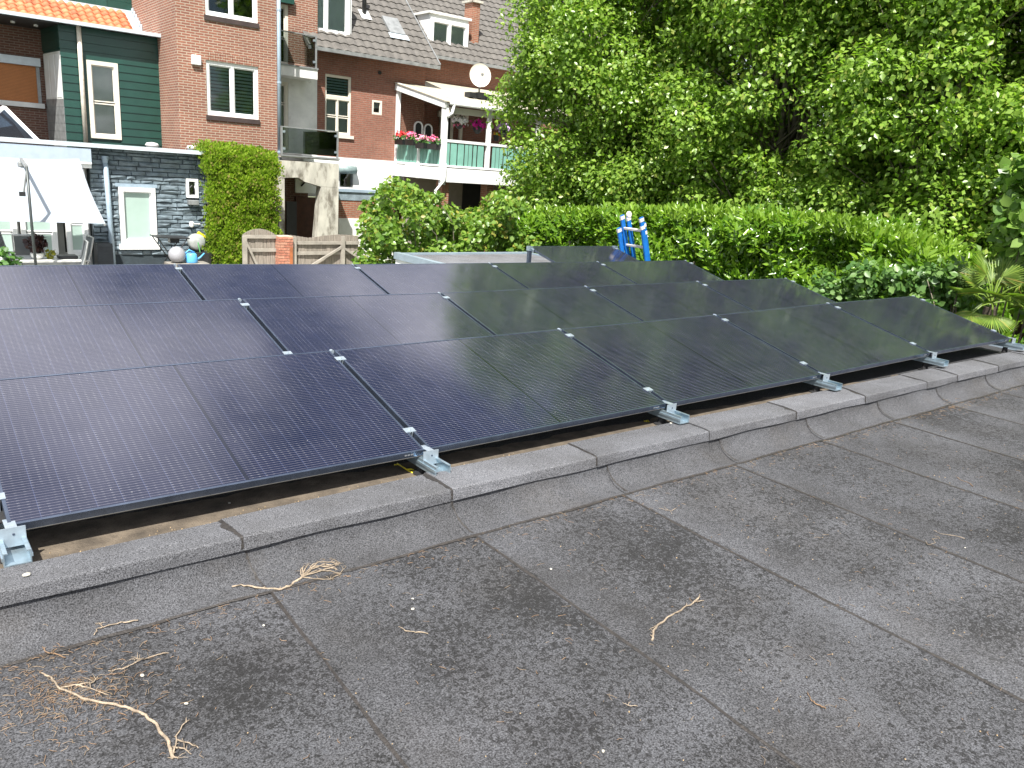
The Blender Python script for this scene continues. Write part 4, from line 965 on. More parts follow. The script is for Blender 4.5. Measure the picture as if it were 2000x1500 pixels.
# ------------------------------------------------------------------ leaf tools
def tmpl(kind):
    if kind == 'rhomb': return np.array([(0,0,0),(-.34,.45,.07),(0,1,-.03),(.34,.45,.07)], float), np.array([(0,2,1),(0,3,2)])
    if kind == 'oval': return np.array([(0,0,0),(-.36,.28,.06),(-.38,.62,.05),(0,1.05,-.08),(.38,.62,.05),(.36,.28,.06)], float), np.array([(0,3,2),(0,2,1),(0,5,4),(0,4,3)])
    if kind == 'needle': return np.array([(0,0,0),(-.028,.5,.012),(0,1,-.08),(.028,.5,.012)], float), np.array([(0,2,1),(0,3,2)])
    if kind == 'lance': return np.array([(0,0,0),(-.15,.3,.04),(-.13,.7,.03),(0,1,-.06),(.13,.7,.03),(.15,.3,.04)], float), np.array([(0,3,2),(0,2,1),(0,5,4),(0,4,3)])
def unit(a): return a/np.maximum(np.linalg.norm(a, axis=1, keepdims=True), 1e-9)
def scatter(kind, p, d, nrm, size):
    """one leaf per row: at p, pointing along d, face towards nrm"""
    V, T = tmpl(kind); p = np.asarray(p); y = unit(np.asarray(d)); z = unit(nrm-(nrm*y).sum(1, keepdims=True)*y); x = np.cross(y, z)
    s = np.asarray(size)[:, None, None]
    P = p[:, None, :]+s*(V[None, :, 0:1]*x[:, None, :]+V[None, :, 1:2]*y[:, None, :]+V[None, :, 2:3]*z[:, None, :])
    Tt = (T[None]+(np.arange(len(p))*len(V))[:, None, None]).reshape(-1, 3)
    return P.reshape(-1, 3), Tt
def rnd(n): return unit(rng.normal(size=(n, 3)))
def join(parts):
    vs, ts, o = [], [], 0
    for V, T in parts: vs.append(V); ts.append(T+o); o += len(V)
    return np.concatenate(vs), np.concatenate(ts)
def clump(kind, c, r, n, size, up=.5, out=.8, flat=.8):
    """n leaves on a loose ball of radius r round c, denser towards its skin"""
    u = rnd(n); u[:, 2] = np.where((u[:, 2] < -.2) & (rng.random(n) < .5), -u[:, 2], u[:, 2]); q = rng.random((n, 1))**.38
    p = c+u*q*np.array([r, r, r*flat]); o = unit(u*out*1.2+np.array([-.15,-.2,up*1.2])+rnd(n)*.48)
    return scatter(kind, p, unit(rnd(n)+np.array([0,0,-.25])+u*.5), o, size*rng.uniform(.65, 1.25, n))

# ------------------------------------------------------------------ satellite dish, flowers
p = PY(938,147,YP+1.3); base = PY(936,184,YP+1.3)
sd = thing('satellite_dish', (base.x, base.y, base.z), 'round cream satellite dish standing on the veranda roof', 'satellite dish')
dirn = Vector((-.45,-1,.25)).normalized(); r_ = .345; e1 = dirn.cross(Vector((0,0,1))).normalized(); e2 = e1.cross(dirn)
vs = [p-dirn*.07]; fs = []; n = 24
for k_, (rad, dep) in enumerate(((.35,.06),(.7,.03),(1.0,0.0),(1.03,-.012))):
    for j in range(n): a = 2*math.pi*j/n; vs.append(p+(e1*math.cos(a)+e2*math.sin(a)*1.08)*r_*rad-dirn*dep)
fs = [(0,1+(j+1) % n,1+j) for j in range(n)]+[(1+k_*n+j,1+k_*n+(j+1) % n,1+(k_+1)*n+(j+1) % n,1+(k_+1)*n+j) for k_ in range(3) for j in range(n)]
MB().add(vs, fs).build('reflector', M_CREAM, sd, True)
b = MB(); b.tube([base-Vector((0,0,.12)), p-dirn*.12], .028, 8); b.build('mast', M_GREYM, sd, True)
b = MB(); b.tube([p-e2*r_*.9, p+dirn*.36-e2*.12], .011, 6); b.box(p.x+dirn.x*.36-.03, p.x+dirn.x*.36+.03, p.y+dirn.y*.36-.04, p.y+dirn.y*.36+.04, p.z-.05, p.z+.03); b.build('feed_arm', M_GREYM, sd)
b = MB()
for s in (-.35, .0, .35): b.box(base.x+s-.13, base.x+s+.13, base.y-.15, base.y+.15, base.z-.14, base.z+.02+.03*(s == 0))
b.build('ballast', M_BLKM, sd)
L_FLW = leafmat('potted_leaves', (.03,.09,.02), (.10,.22,.04), .5, .3)
def flm(nm, c): return plain(nm, c, .6, var=.25, scale=30)
F_RED, F_PINK, F_LPINK, F_MAG, F_WHT, F_LIL, F_YEL = flm('red_petals',(.72,.02,.03)), flm('pink_petals',(.80,.16,.30)), flm('light_pink_petals',(.82,.30,.42)), flm('magenta_petals',(.62,.01,.32)), flm('white_petals',(.85,.82,.84)), flm('lilac_petals',(.62,.42,.72)), flm('yellow_petals',(.8,.42,.03))
def flowers(root_, c, rx, rz, n, size, mm, nm='blooms'):
    parts = []
    u = rnd(n); u[:, 2] = np.abs(u[:, 2]); pp = np.array(c)+u*np.array([rx, rx, rz])*rng.uniform(.6, 1, (n, 1))
    for _ in range(4): parts.append(scatter('oval', pp+rng.normal(size=(n, 3))*size*.3, rnd(n), unit(u+np.array([-.2,-.7,.4])), np.full(n, size)*rng.uniform(.7, 1.2, n)))
    V, T = join(parts); np_obj(nm, V, T, mm, root_)
cols = [(F_RED,None,'red geraniums'),(F_PINK,F_RED,'red and pink geraniums'),(F_LPINK,None,'pale pink geraniums'),(F_PINK,None,'pink geraniums nearest the corner post')]
for i, (px_, py_) in enumerate(((783,272),(804,273),(824,279),(848,281))):
    p = PX(px_, py_, XP-.16); m1, m2, lab = cols[i]
    r_ = thing('flower_box', (p.x, p.y, p.z-.12), 'black hanging flower box with %s on the veranda side rail' % lab, 'flower box', 'flower boxes on the veranda rail')
    b = MB(); b.slab([(p.x-.10,p.y-.26,p.z),(p.x+.10,p.y-.26,p.z),(p.x+.07,p.y-.23,p.z-.17),(p.x-.07,p.y-.23,p.z-.17)], (0,.50,0)); b.build('trough', M_BLKM, r_)
    V, T = join([clump('oval', np.array((p.x, p.y+dy_, p.z+.05)), .14, 40, .07) for dy_ in (-.15, .0, .15)]); np_obj('leaves', V, T, L_FLW, r_)
    flowers(r_, (p.x-.02,p.y,p.z+.10), .17, .13, 26, .065, m1)
    if m2: flowers(r_, (p.x-.02,p.y+.18,p.z+.14), .09, .10, 10, .06, m2)
for (px_, py_, y, m1, m2, lab, nm) in ((897,236,YP+.35,F_WHT,F_PINK,'white and pink petunias','white'),(933,246,YP+.35,F_MAG,None,'bright magenta petunias','magenta'),(983,251,YP+.2,F_LIL,None,'lilac petunias by the tree edge','lilac')):
    p = PY(px_, py_, y); r_ = thing('hanging_basket', (p.x, p.y, p.z-.2), 'hanging basket of %s under the veranda roof' % lab, 'hanging basket', 'hanging flower baskets')
    b = MB(); b.lathe([(.05,-.24),(.13,-.16),(.17,-.05),(.17,-.04)], (p.x,p.y,p.z), 12); b.build('bowl', M_BLKM, r_)
    b = MB(); [b.tube([(p.x+.16*math.cos(a),p.y+.16*math.sin(a),p.z-.05),(p.x,p.y,p.z+.45)], .006, 4) for a in (0.3,2.4,4.5)]; b.tube([(p.x,p.y,p.z+.45),(p.x,p.y,zFr-.1)], .006, 4); b.build('hanger', M_BLKM, r_)
    V, T = clump('oval', np.array((p.x,p.y,p.z)), .2, 120, .07); np_obj('leaves', V, T, L_FLW, r_)
    flowers(r_, (p.x,p.y-.03,p.z-.03), .27, .20, 40, .085, m1)
    if m2: flowers(r_, (p.x,p.y-.05,p.z-.16), .2, .08, 12, .06, m2)
p = PY(970,263,YP+.4); r_ = thing('flower_pot', (p.x,p.y,p.z-.2), 'small dark pot with yellow flowers inside the veranda', 'flower pot')
b = MB(); b.lathe([(.07,-.2),(.1,-.02)], (p.x,p.y,p.z), 10); b.build('pot', M_BLKM, r_); flowers(r_, (p.x,p.y,p.z), .1, .12, 14, .06, F_YEL)

# ------------------------------------------------------------------ patio: parasol, furniture, tools
M_CLOTH = plain('white_canvas', (.80,.83,.86), .85, var=.03, scale=3)
_m, _n, _l, _b = newmat('parasol_canvas'); _b.inputs['Base Color'].default_value = (.42,.47,.53,1); _b.inputs['Roughness'].default_value = .85
_t = _n.new('ShaderNodeBsdfTranslucent'); _t.inputs[0].default_value = (.52,.58,.66,1); _x = _n.new('ShaderNodeMixShader'); _x.inputs[0].default_value = .25
_l.new(_b.outputs[0], _x.inputs[1]); _l.new(_t.outputs[0], _x.inputs[2]); _l.new(_x.outputs[0], _n['Material Output'].inputs[0]); M_CLOTH = _m
bump(_n, _l, noise(_n, _l, pos(_n), 2.2, 3), _b, .5, .05)
ap = PY(42,323,18.9); pbase = PY(62,560,17.2)
u_ = thing('cantilever_parasol', (pbase.x, 17.2, GZ), 'large white cantilever parasol tilted over the patio table', 'parasol')
cn_ = [PY(206,437,17.75), PY(-95,430,17.75), PY(-60,304,20.2), PY(155,310,20.2)]
rim = []
for i in range(4):
    a, c = cn_[i], cn_[(i+1) % 4]
    for k_ in range(6): t = k_/6; q = a.lerp(c, t); q = q+Vector((0,0,-.03*math.sin(math.pi*t)))+(ap-q)*.03*math.sin(math.pi*t); rim.append(q)
vs = [ap]+[ap.lerp(q, f)+Vector((0,0,.02*math.sin(f*3.1)))-Vector((0,0,.0)) for f in (.12,.35,.6,.8,1.0) for q in rim]; n = len(rim)
fs = [(0,1+j,1+(j+1) % n) for j in range(n)]+[(1+k_*n+j,1+(k_+1)*n+j,1+(k_+1)*n+(j+1) % n,1+k_*n+(j+1) % n) for k_ in range(4) for j in range(n)]
MB().add(vs, fs).build('canopy', M_CLOTH, u_, True)
for q in cn_: MB().bar(ap-Vector((0,0,.04)), q-Vector((0,0,.03)), .03, .03).build('rib', M_GREYM, u_)
MB().lathe([(.07,-.02),(.07,.05),(.03,.09)], tuple(ap), 10).build('hub', M_GREYM, u_)
mt = PY(52,326,17.5); b = MB(); b.tube([(PY(62,440,17.5).x+.02,17.5,GZ),(PY(62,440,17.5).x,17.5,PY(62,440,17.5).z),(mt.x,17.5,mt.z)], .026, 10); b.build('mast', plain('mast_grey', (.06,.07,.07), .4, .3), u_, True)
MB().bar((mt.x,17.5,mt.z), (ap.x,ap.y,ap.z+.12), .05, .05).build('arm', M_GREYM, u_)
q = PY(46,378,17.45); MB().bar((mt.x,17.5,mt.z-.03), (q.x,17.45,q.z), .025, .025).build('strut', M_GREYM, u_); MB().box(q.x-.07, q.x+.03, 17.42, 17.5, q.z-.05, q.z+.03).build('crank', M_BLKM, u_)
MB().box(pbase.x-.4, pbase.x+.5, 17.1, 17.9, GZ+.03, GZ+.1).build('base', M_BLKM, u_)

M_SLING = plain('grey_sling', (.10,.11,.115), .7, var=.1); M_AL2 = plain('chair_alu', (.42,.43,.43), .4, .5)
def chair(loc, rz, label):
    """high-backed garden chair facing +x in its own frame"""
    c = thing('garden_chair', (0,0,0), label, 'chair', 'grey garden chairs')
    MB().add([(-.02,-.25,.44),(.46,-.25,.46),(.46,.25,.46),(-.02,.25,.44),(-.02,-.25,.425),(.46,-.25,.445),(.46,.25,.445),(-.02,.25,.425)], [(0,1,2,3),(7,6,5,4),(0,4,5,1),(1,5,6,2),(2,6,7,3),(3,7,4,0)]).build('seat', M_SLING, c)
    b = MB(); b.slab([(-.02,-.25,.44),(-.02,.25,.44),(-.16,.25,.82),(-.22,.25,1.12),(-.22,-.25,1.12),(-.16,-.25,.82)], (-.014,0,-.004)); b.build('backrest', M_SLING, c)
    for s in (-.27, .27):
        b = MB(); b.tube([(-.02,s,.43),(-.16,s,.82),(-.23,s,1.14)], .016, 6); b.build('back_post', M_AL2, c)
        b = MB(); b.tube([(-.14,s,.66),(.12,s,.67),(.40,s,.645)], .02, 6); b.build('armrest', M_AL2, c)
        b = MB(); b.tube([(.36,s,.645),(.46,s,.4),(-.12,s,.015)], .016, 6); b.build('leg', M_AL2, c)
        b = MB(); b.tube([(.0,s,.46),(.5,s,.015)], .016, 6); b.build('leg', M_AL2, c)
    b = MB(); b.tube([(-.23,-.27,1.14),(-.23,.27,1.14)], .016, 6); b.build('top_bar', M_AL2, c)
    b = MB(); b.tube([(.46,-.27,.44),(.46,.27,.44)], .014, 6); b.build('front_bar', M_AL2, c)
    c.location = loc; c.rotation_euler = (0,0,rz); return c
def at(px_, py_, y): p = PY(px_, py_, y); return Vector((p.x, y, GZ+.03))
chair(at(146,515,18.0), R(176), 'grey high-backed garden chair nearest the slatted box'); chair(at(156,515,18.8), R(182), 'grey high-backed garden chair behind the one by the slatted box')
chair(at(60,515,19.2), R(80), 'grey garden chair with its back to the camera by the parasol mast'); chair(at(22,515,19.8), R(-20), 'grey garden chair on the left end of the patio table')
tp = at(95,500,18.4); tt = thing('patio_table', tp, 'pale rectangular patio table under the white parasol', 'table')
MB().box(tp.x-.62, tp.x+.62, 18.0, 18.9, GZ+.74, GZ+.775).build('table_top', plain('table_top_grey', (.50,.50,.48), .4), tt)
for sx_ in (-.56, .56):
    for y in (18.06, 18.84): MB().box(tp.x+sx_-.025, tp.x+sx_+.025, y-.025, y+.025, GZ+.03, GZ+.739).build('leg', M_AL2, tt)
MB().box(tp.x-.6, tp.x+.6, 18.03, 18.05, GZ+.66, GZ+.739).build('apron', M_AL2, tt)
p = Vector((tp.x-.22, 18.25, GZ+.775)); r_ = thing('potted_plant', p, 'dark-leaved plant in a pale bowl on the patio table', 'plant')
MB().lathe([(.05,0.),(.11,.05),(.12,.12),(.1,.12)], tuple(p), 12).build('bowl', M_WHITE2, r_)
V, T = clump('oval', np.array(p)+np.array((0,0,.3)), .17, 190, .09); np_obj('leaves', V, T, leafmat('dark_red_leaves', (.02,.008,.008), (.06,.018,.015), .5, .15), r_)
V, T = clump('oval', np.array(p)+np.array((.22,0,.10)), .09, 50, .07); np_obj('leaves', V, T, leafmat('yellow_green_leaves', (.2,.2,.02), (.35,.33,.04), .5, .3), r_)
o = MB().box(tp.x+.15, tp.x+.5, 18.2, 18.5, GZ+.776, GZ+.84).build('serving_tray', M_BLKM, bevel=.02); o['label'] = 'black tray lying on the patio table'; o['category'] = 'tray'
# small shrub at the picture's left edge
p = at(2,515,17.0)
r_ = thing('patio_shrub', p, 'green shrub at the left picture edge beside the patio', 'shrub')
V, T = join([clump('oval', np.array((p.x-.25+.1*i, 17.0, GZ+.35+.18*i)), .28, 160, .09) for i in range(4)]); np_obj('leaves', V, T, L_FLW, r_)
b = MB(); [b.tube([(p.x-.1,17.0,GZ),(p.x-.2+.1*i,17.0,GZ+.4+.15*i)], .012, 5) for i in range(4)]; b.build('stem', M_TWIG2, r_)
# slatted box
x0, x1 = PY(187,490,YA-.4).x, PY(217,490,YA-.4).x; zt_ = PY(202,474,YA-.4).z
r_ = thing('slatted_box', ((x0+x1)/2, YA-.4, GZ), 'black louvred box standing against the stone annex', 'box')
MB().box(x0+.01, x1-.01, YA-.58, YA-.12, GZ, zt_-.01).build('body', M_BLKM, r_)
nz = 9
for i in range(nz): z_ = GZ+.1+(zt_-GZ-.1)*i/nz; MB().slab([(x0,YA-.60,z_),(x1,YA-.60,z_),(x1,YA-.581,z_+.085),(x0,YA-.581,z_+.085)], (0,.012,0)).build('slat', plain('louvre_black', (.03,.035,.04), .5) if i == 0 else bpy.data.materials['louvre_black'], r_)
# folding drying table
yF_ = YA-1.0; c = [PY(q[0],q[1],yF_+q[2]) for q in ((303,456,.0),(338,468,-.35),(364,464,.0),(330,454,.35))]
zt_ = sum(q.z for q in c)/4
r_ = thing('folding_table', (c[0].x+.4, yF_, GZ), 'black folding table with crossed legs under the annex window', 'folding table')
cx = PY(334,461,yF_).x
MB().slab([(cx-.40,yF_-.25,zt_),(cx+.36,yF_-.25,zt_-.03),(cx+.36,yF_+.3,zt_-.03),(cx-.40,yF_+.3,zt_)], (0,0,-.025)).build('top', M_BLKM, r_)
for y in (yF_-.22, yF_+.27):
    b = MB(); b.tube([(cx-.36,y,zt_-.03),(cx+.30,y,GZ+.03)], .014, 6); b.build('leg', M_BLKM, r_); b = MB(); b.tube([(cx+.30,y,zt_-.05),(cx-.36,y,GZ+.03)], .014, 6); b.build('leg', M_BLKM, r_)
MB().box(cx-.05, cx+.16, yF_-.1, yF_+.1, zt_-.16, zt_-.03).build('tray', M_BLKM, r_)
# hose reel
p = PY(383,472,YA-.35); r_ = thing('hose_reel', (p.x,p.y,GZ), 'pale round garden hose reel on the annex wall by the hedge column', 'hose reel')
MB().lathe([(.03,-.14),(.17,-.13),(.2,-.10),(.2,.06),(.15,.10)], (p.x,p.y,p.z), 20, 'y').build('drum', plain('grey_white_plastic', (.36,.38,.365), .5), r_, True)
MB().box(p.x-.12, p.x+.12, p.y+.08, YA-.06, p.z-.1, p.z+.1).build('bracket', M_GREYM, r_)
b = MB(); b.tube([(p.x,p.y-.15,p.z),(p.x+.03,p.y-.17,p.z-.2),(p.x+.06,p.y-.17,p.z-.4)], .014, 6); b.build('hose', plain('green_hose', (.1,.35,.12), .5), r_)
MB().slab([(p.x+.02,p.y-.1,p.z+.2),(p.x+.24,p.y-.1,p.z+.08),(p.x+.24,p.y-.1,p.z+.14),(p.x+.06,p.y-.1,p.z+.26)], (0,.1,0)).build('guide', M_YELLOW, r_)
p = PY(398,505,YA-.5); r_ = MB().lathe([(.16,GZ+.03),(.22,GZ+.5),(.24,p.z+.16),(.2,p.z+.16)], (p.x,p.y,0), 14).build('black_tub', M_BLKM); r_['label'] = 'black tub behind the blue watering can'; r_['category'] = 'tub'
p = PY(374,503,YA-1.5); stz = p.z-.12
r_ = MB().box(p.x-.55, p.x+.35, p.y-.2, p.y+.25, GZ+.03, stz).build('low_wooden_chest', plain('grey_wood', (.24,.22,.19), .8)); r_['label'] = 'low grey chest under the watering can and ball'; r_['category'] = 'chest'
r_ = thing('watering_can', (p.x,p.y,stz), 'bright blue plastic watering can by the hose reel', 'watering can')
M_CAN = plain('blue_plastic', (.10,.38,.72), .4, var=.06)
MB().lathe([(.13,stz),(.14,stz+.02),(.12,stz+.2),(.1,stz+.22),(.07,stz+.23)], (p.x,p.y,0), 16).build('body', M_CAN, r_, True)
b = MB(); b.tube([(p.x+.1,p.y,stz+.06),(p.x+.2,p.y,stz+.12),(p.x+.30,p.y,stz+.22)], [.03,.02,.016], 8); b.build('spout', M_CAN, r_, True)
b = MB(); b.tube([(p.x-.1,p.y,stz+.08),(p.x-.17,p.y,stz+.2),(p.x-.05,p.y,stz+.30),(p.x+.08,p.y,stz+.24)], .016, 8); b.build('handle', M_CAN, r_, True)
q = PY(346,505,YA-1.5); r_ = MB().lathe([(.19*math.sin(a), stz+.19-.19*math.cos(a)) for a in [math.pi*(i+.2)/12.4 for i in range(13)]], (q.x,q.y,0), 18).build('garden_ball', plain('pale_grey_ball', (.29,.29,.31), .5, var=.08), None, True); r_['label'] = 'pale grey garden ball beside the watering can'; r_['category'] = 'ball'

# ------------------------------------------------------------------ garden gates and brick pier
YF = 19.0
M_OLDW = plain('weathered_wood', (.24,.21,.175), .9, var=.35, scale=5, stretch=(7,7,.7), bmp=.5, bscale=30, dirt=((.19,.12,.07), 2.2, .62))
M_OLDW2 = plain('weathered_wood_rail', (.29,.265,.225), .9, var=.25, scale=5, bmp=.4)
def gate(name, label, l, r_, top, rails, brace, posts, bw=.098):
    x0, x1 = PY(l,480,YF).x, PY(r_,480,YF).x; g_ = thing(name, ((x0+x1)/2, YF, GZ), label, 'gate'); x = x0; i = 0
    while x < x1-.02:
        xe = min(x+bw, x1); t0, t1 = (x-x0)/(x1-x0), (xe-x0)/(x1-x0); z0, z1 = top(t0), top(t1); dy_ = rr.uniform(-.006, .006)
        MB().slab([(x+.003,YF+dy_,GZ+.05),(xe-.003,YF+dy_,GZ+.05),(xe-.003,YF+dy_,z1),((x+xe)/2,YF+dy_,(z0+z1)/2+.004),(x+.003,YF+dy_,z0)], (0,.022,0)).build('board', M_OLDW, g_); x = xe; i += 1
    for zr_ in rails: MB().box(x0, x1, YF-.055, YF-.012, zr_-.04, zr_+.04).build('rail', M_OLDW2, g_)
    for (a, c) in brace: MB().bar((x0+(x1-x0)*a[0],YF-.085,a[1]), (x0+(x1-x0)*c[0],YF-.085,c[1]), .05, .075, (0,-1,0)).build('brace', M_GREYM if name == 'x' else M_OLDW2, g_)
    for q in posts: xx = x0+(x1-x0)*q; MB().box(xx-.05, xx+.05, YF-.12, YF-.056, GZ, top(q)-.03).build('post', M_OLDW2, g_)
z458, z447 = PY(500,459,YF).z, PY(510,447,YF).z
gate('garden_gate', 'weathered arched plank gate between the hedge column and brick pier', 474, 539, lambda t: z458+(z447-z458)*math.sin(math.pi*min(1, max(0, t)))**.8, (PY(505,462,YF).z, PY(505,488,YF).z), [((.02,PY(478,466,YF).z),(.42,PY(500,516,YF).z-.1))], (.02,))
zA_, zB_, zC_ = PY(566,459,YF).z, PY(600,465,YF).z, PY(655,463,YF).z
gate('garden_gate', 'wide weathered plank gate with diagonal brace right of the brick pier', 566, 700, lambda t: zA_+(zB_-zA_)*min(1, t/.28)*(1 if t < .28 else 1)+(0 if t < .28 else (zC_-zB_+.06)*math.sin(math.pi*(t-.28)/.9)), (PY(630,474,YF).z, PY(630,494,YF).z), [((.26,PY(600,516,YF).z-.05),(.72,PY(662,482,YF).z)),((.76,PY(672,484,YF).z),(1.0,PY(698,505,YF).z))], (.04,.74))
x0, x1 = PY(537.5,490,YF).x, PY(566,490,YF).x; pz = PY(551,459,YF).z
r_ = thing('brick_pier', ((x0+x1)/2, YF-.05, GZ), 'square orange brick pier between the two plank gates', 'pier')
nz = int((pz-GZ)/.066); M_PB = [plain('pier_brick_%d' % i, c_, .9, var=.3, scale=20, bmp=.4) for i, c_ in enumerate(((.40,.17,.11),(.36,.14,.09),(.43,.21,.14)))]
MB().box(x0+.012, x1-.012, YF-.20, YF+.1, GZ, pz-.01).build('mortar_core', plain('pier_mortar', (.45,.38,.30), .95), r_)
for i in range(nz):
    z_ = GZ+i*.066
    cuts = [x0, x0+(x1-x0)*(.6 if i % 2 else .4), x1]
    for k_ in range(2): MB().box(cuts[k_]+.005, cuts[k_+1]-.005, YF-.215, YF+.115, z_+.006, z_+.058).build('brick', M_PB[(i*2+k_*5+i//3) % 3], r_)
MB().box(x1-.09, x1-.02, YF-.232, YF-.216, pz-.72, pz-.28).build('hinge_plate', plain('rust', (.30,.10,.035), .8), r_)

# ------------------------------------------------------------------ blue ladder at the roof edge
M_LADB = plain('ladder_blue', (.012,.15,.50), .42, .1, .2, 9, dirt=((.16,.24,.36), 24, .66)); M_LADC = plain('ladder_cap', (.60,.57,.54), .5)
la = thing('extension_ladder', (10.4, 8.6, GZ), 'blue extension ladder with grey rungs leaning on the roof edge', 'ladder')
LA, LB = Vector((10.38,0,GZ)), Vector((9.47,0,1.02)); ld = (LB-LA).normalized(); ln = Vector((ld.z,0,-ld.x))
def stile(y, t, off, w=.026, h=.075, ):
    a = LA+ln*off; e = LA+(LB-LA)*t+ln*off; a = Vector((a.x,y,a.z)); e = Vector((e.x,y,e.z))
    MB().bar(a, e, w, h, ln).build('stile', M_LADB, la)
    for q in (.015, .14): MB().bar(e-ld*(q+.055), e-ld*q, w+.008, h+.008, ln).build('stile_cap', M_LADC, la) if q < .1 or y < 8.85 else None
yl, yr = 9.17, 8.75
stile(yr, 1.0, 0.); stile(yl, 1.0, 0.); stile(yl-.05, .985, .085); stile(yr+.05, .955, .085); stile(yl+.03, .93, -.08)
for off, y0, y1, ph in ((0., yr, yl, 0.), (.085, yr+.05, yl-.05, .04)):
    d = .22+ph
    while d < (LB-LA).length-.2:
        q = LB-ld*d+ln*off; MB().bar((q.x,y0+.012,q.z), (q.x,y1-.012,q.z), .030, .036, ln).build('rung', M_LADC, la); d += .28
q = LB-ld*.02+ln*.10; MB().lathe([(.045,-.02),(.052,-.012),(.052,.012),(.045,.02)], (q.x,yl-.055,q.z), 16, 'y').build('wheel', M_LADC, la)

# ------------------------------------------------------------------ trees and hedges
L_TREE = leafmat('poplar_leaves', (.13,.235,.03), (.29,.43,.07), .34, .42, .5, (.30,.35,.07))
L_TREE2 = leafmat('far_tree_leaves', (.08,.14,.025), (.18,.26,.05), .5, .3)
L_LAUREL = leafmat('laurel_leaves', (.08,.185,.016), (.21,.345,.032), .22, .35, .6)
L_BUSH = leafmat('lime_leaves', (.09,.185,.024), (.22,.335,.055), .36, .35, .5, (.28,.27,.05))
L_CONIF = leafmat('conifer_sprays', (.15,.26,.02), (.35,.46,.055), .5, .4, .35, (.36,.30,.10))
L_SHRUB = leafmat('shrub_leaves', (.06,.145,.035), (.17,.28,.08), .4, .3)
L_FIG = leafmat('broad_leaves', (.09,.19,.03), (.21,.33,.07), .35, .4, .5)
L_PALM = leafmat('palm_fingers', (.10,.19,.025), (.25,.34,.06), .45, .3, .5, (.42,.36,.09))
M_BARK = plain('grey_bark', (.17,.145,.11), .9, var=.4, scale=6, bmp=.7, bscale=30)
def tree(bx, by, Rr, H, label, nclump, mat, stems=6, seed=1, zsee=6.2, leafs=.108, low=-.3, group='tall trees behind the laurel hedge', per=185):
    g_ = np.random.default_rng(seed); rd = random.Random(seed)
    root_ = thing('leafy_tree', (bx, by, GZ), label, 'tree', group)
    tb = MB(); sp = []
    for s in range(stems):
        a = 2*math.pi*s/stems+rd.uniform(-.4,.4); rad = Rr*rd.uniform(.12,.55); top = H*rd.uniform(.75,1.0)
        pts = []
        for i in range(8):
            t = i/7; pts.append(Vector((bx+math.cos(a)*(rad*t**.8)+rd.uniform(-.08,.08), by+math.sin(a)*(rad*t**.8)+rd.uniform(-.08,.08), GZ+t*(top-GZ))))
        tb.tube(pts, [.075*(1-.85*i/7)+.01 for i in range(8)], 7); sp.append(pts)
    parts = []; coarse = []
    for _ in range(nclump):
        z = low+(H-low)*g_.random()**1.3; f = (z-low)/(H-low)
        prof = (.62+.38*min(1, f/.16)) if f < .16 else (1.0 if f < .55 else max(.18, 1-(f-.55)/.45*.8))
        rr_ = Rr*prof*(g_.random()**.42)*g_.uniform(.82,1.1); a = g_.uniform(0, 2*math.pi)
        c = np.array((bx+math.cos(a)*rr_, by+math.sin(a)*rr_, z))
        if c[0] < 12.1 and z < 1.2: continue
        st = sp[rd.randrange(len(sp))]; q = min(range(8), key=lambda i: abs(st[i].z-(z-.9-rr_*.25))); src = st[q]
        cv = Vector(c); midp = src.lerp(cv, .5)+Vector((0,0,.15+.1*rd.random())); tb.tube([src, midp, cv], [.028,.016,.006], 4, False)
        cr = g_.uniform(.38,.92)
        if z < zsee: parts.append(clump('rhomb', c, cr, int(per*(cr/.45)**2), leafs, .6, 1.0, g_.uniform(.6,.95)))
        else: coarse.append(clump('rhomb', c, cr*1.5, int(per*.20), leafs*3.0, .5, .9, .8))
    tb.build('trunk', M_BARK, root_, True)
    V, T = join(parts+coarse); np_obj('crown', V, T, mat, root_)
    return root_
G = 'tall trees behind the laurel hedge'
tree(14.55, 14.75, 2.6, 12.0, 'leafy multi-stemmed tree in front of the veranda end, leftmost of the tall trees', 470, L_TREE, 7, 2)
tree(15.2, 10.4, 2.6, 13.0, 'leafy multi-stemmed tree straight behind the blue ladder and laurel hedge', 490, L_TREE, 7, 3)
tree(15.4, 7.0, 2.5, 13.5, 'leafy multi-stemmed tree behind the right half of the laurel hedge', 470, L_TREE, 7, 5)
tree(17.2, 4.4, 2.6, 12.5, 'pale leafy tree at the right picture edge above the broad-leaved tree', 420, L_TREE, 6, 8, low=.9)
tree(21.5, 6.2, 3.4, 15.0, 'dark tree showing behind the top right corner', 300, L_TREE2, 5, 13, 7.5, .16)
tree(22.5, 11.5, 3.4, 15.0, 'dark tree filling the gaps behind the middle trees', 300, L_TREE2, 5, 14, 7.5, .16)
tree(22.5, 17.0, 3.2, 13.0, 'dark tree behind the leftmost tall tree', 240, L_TREE2, 5, 15, 7.0, .16)
tree(26.0, 1.5, 4.0, 14.0, 'dark tree beyond the lawn at the far right', 260, L_TREE2, 5, 16, 7.0, .2)

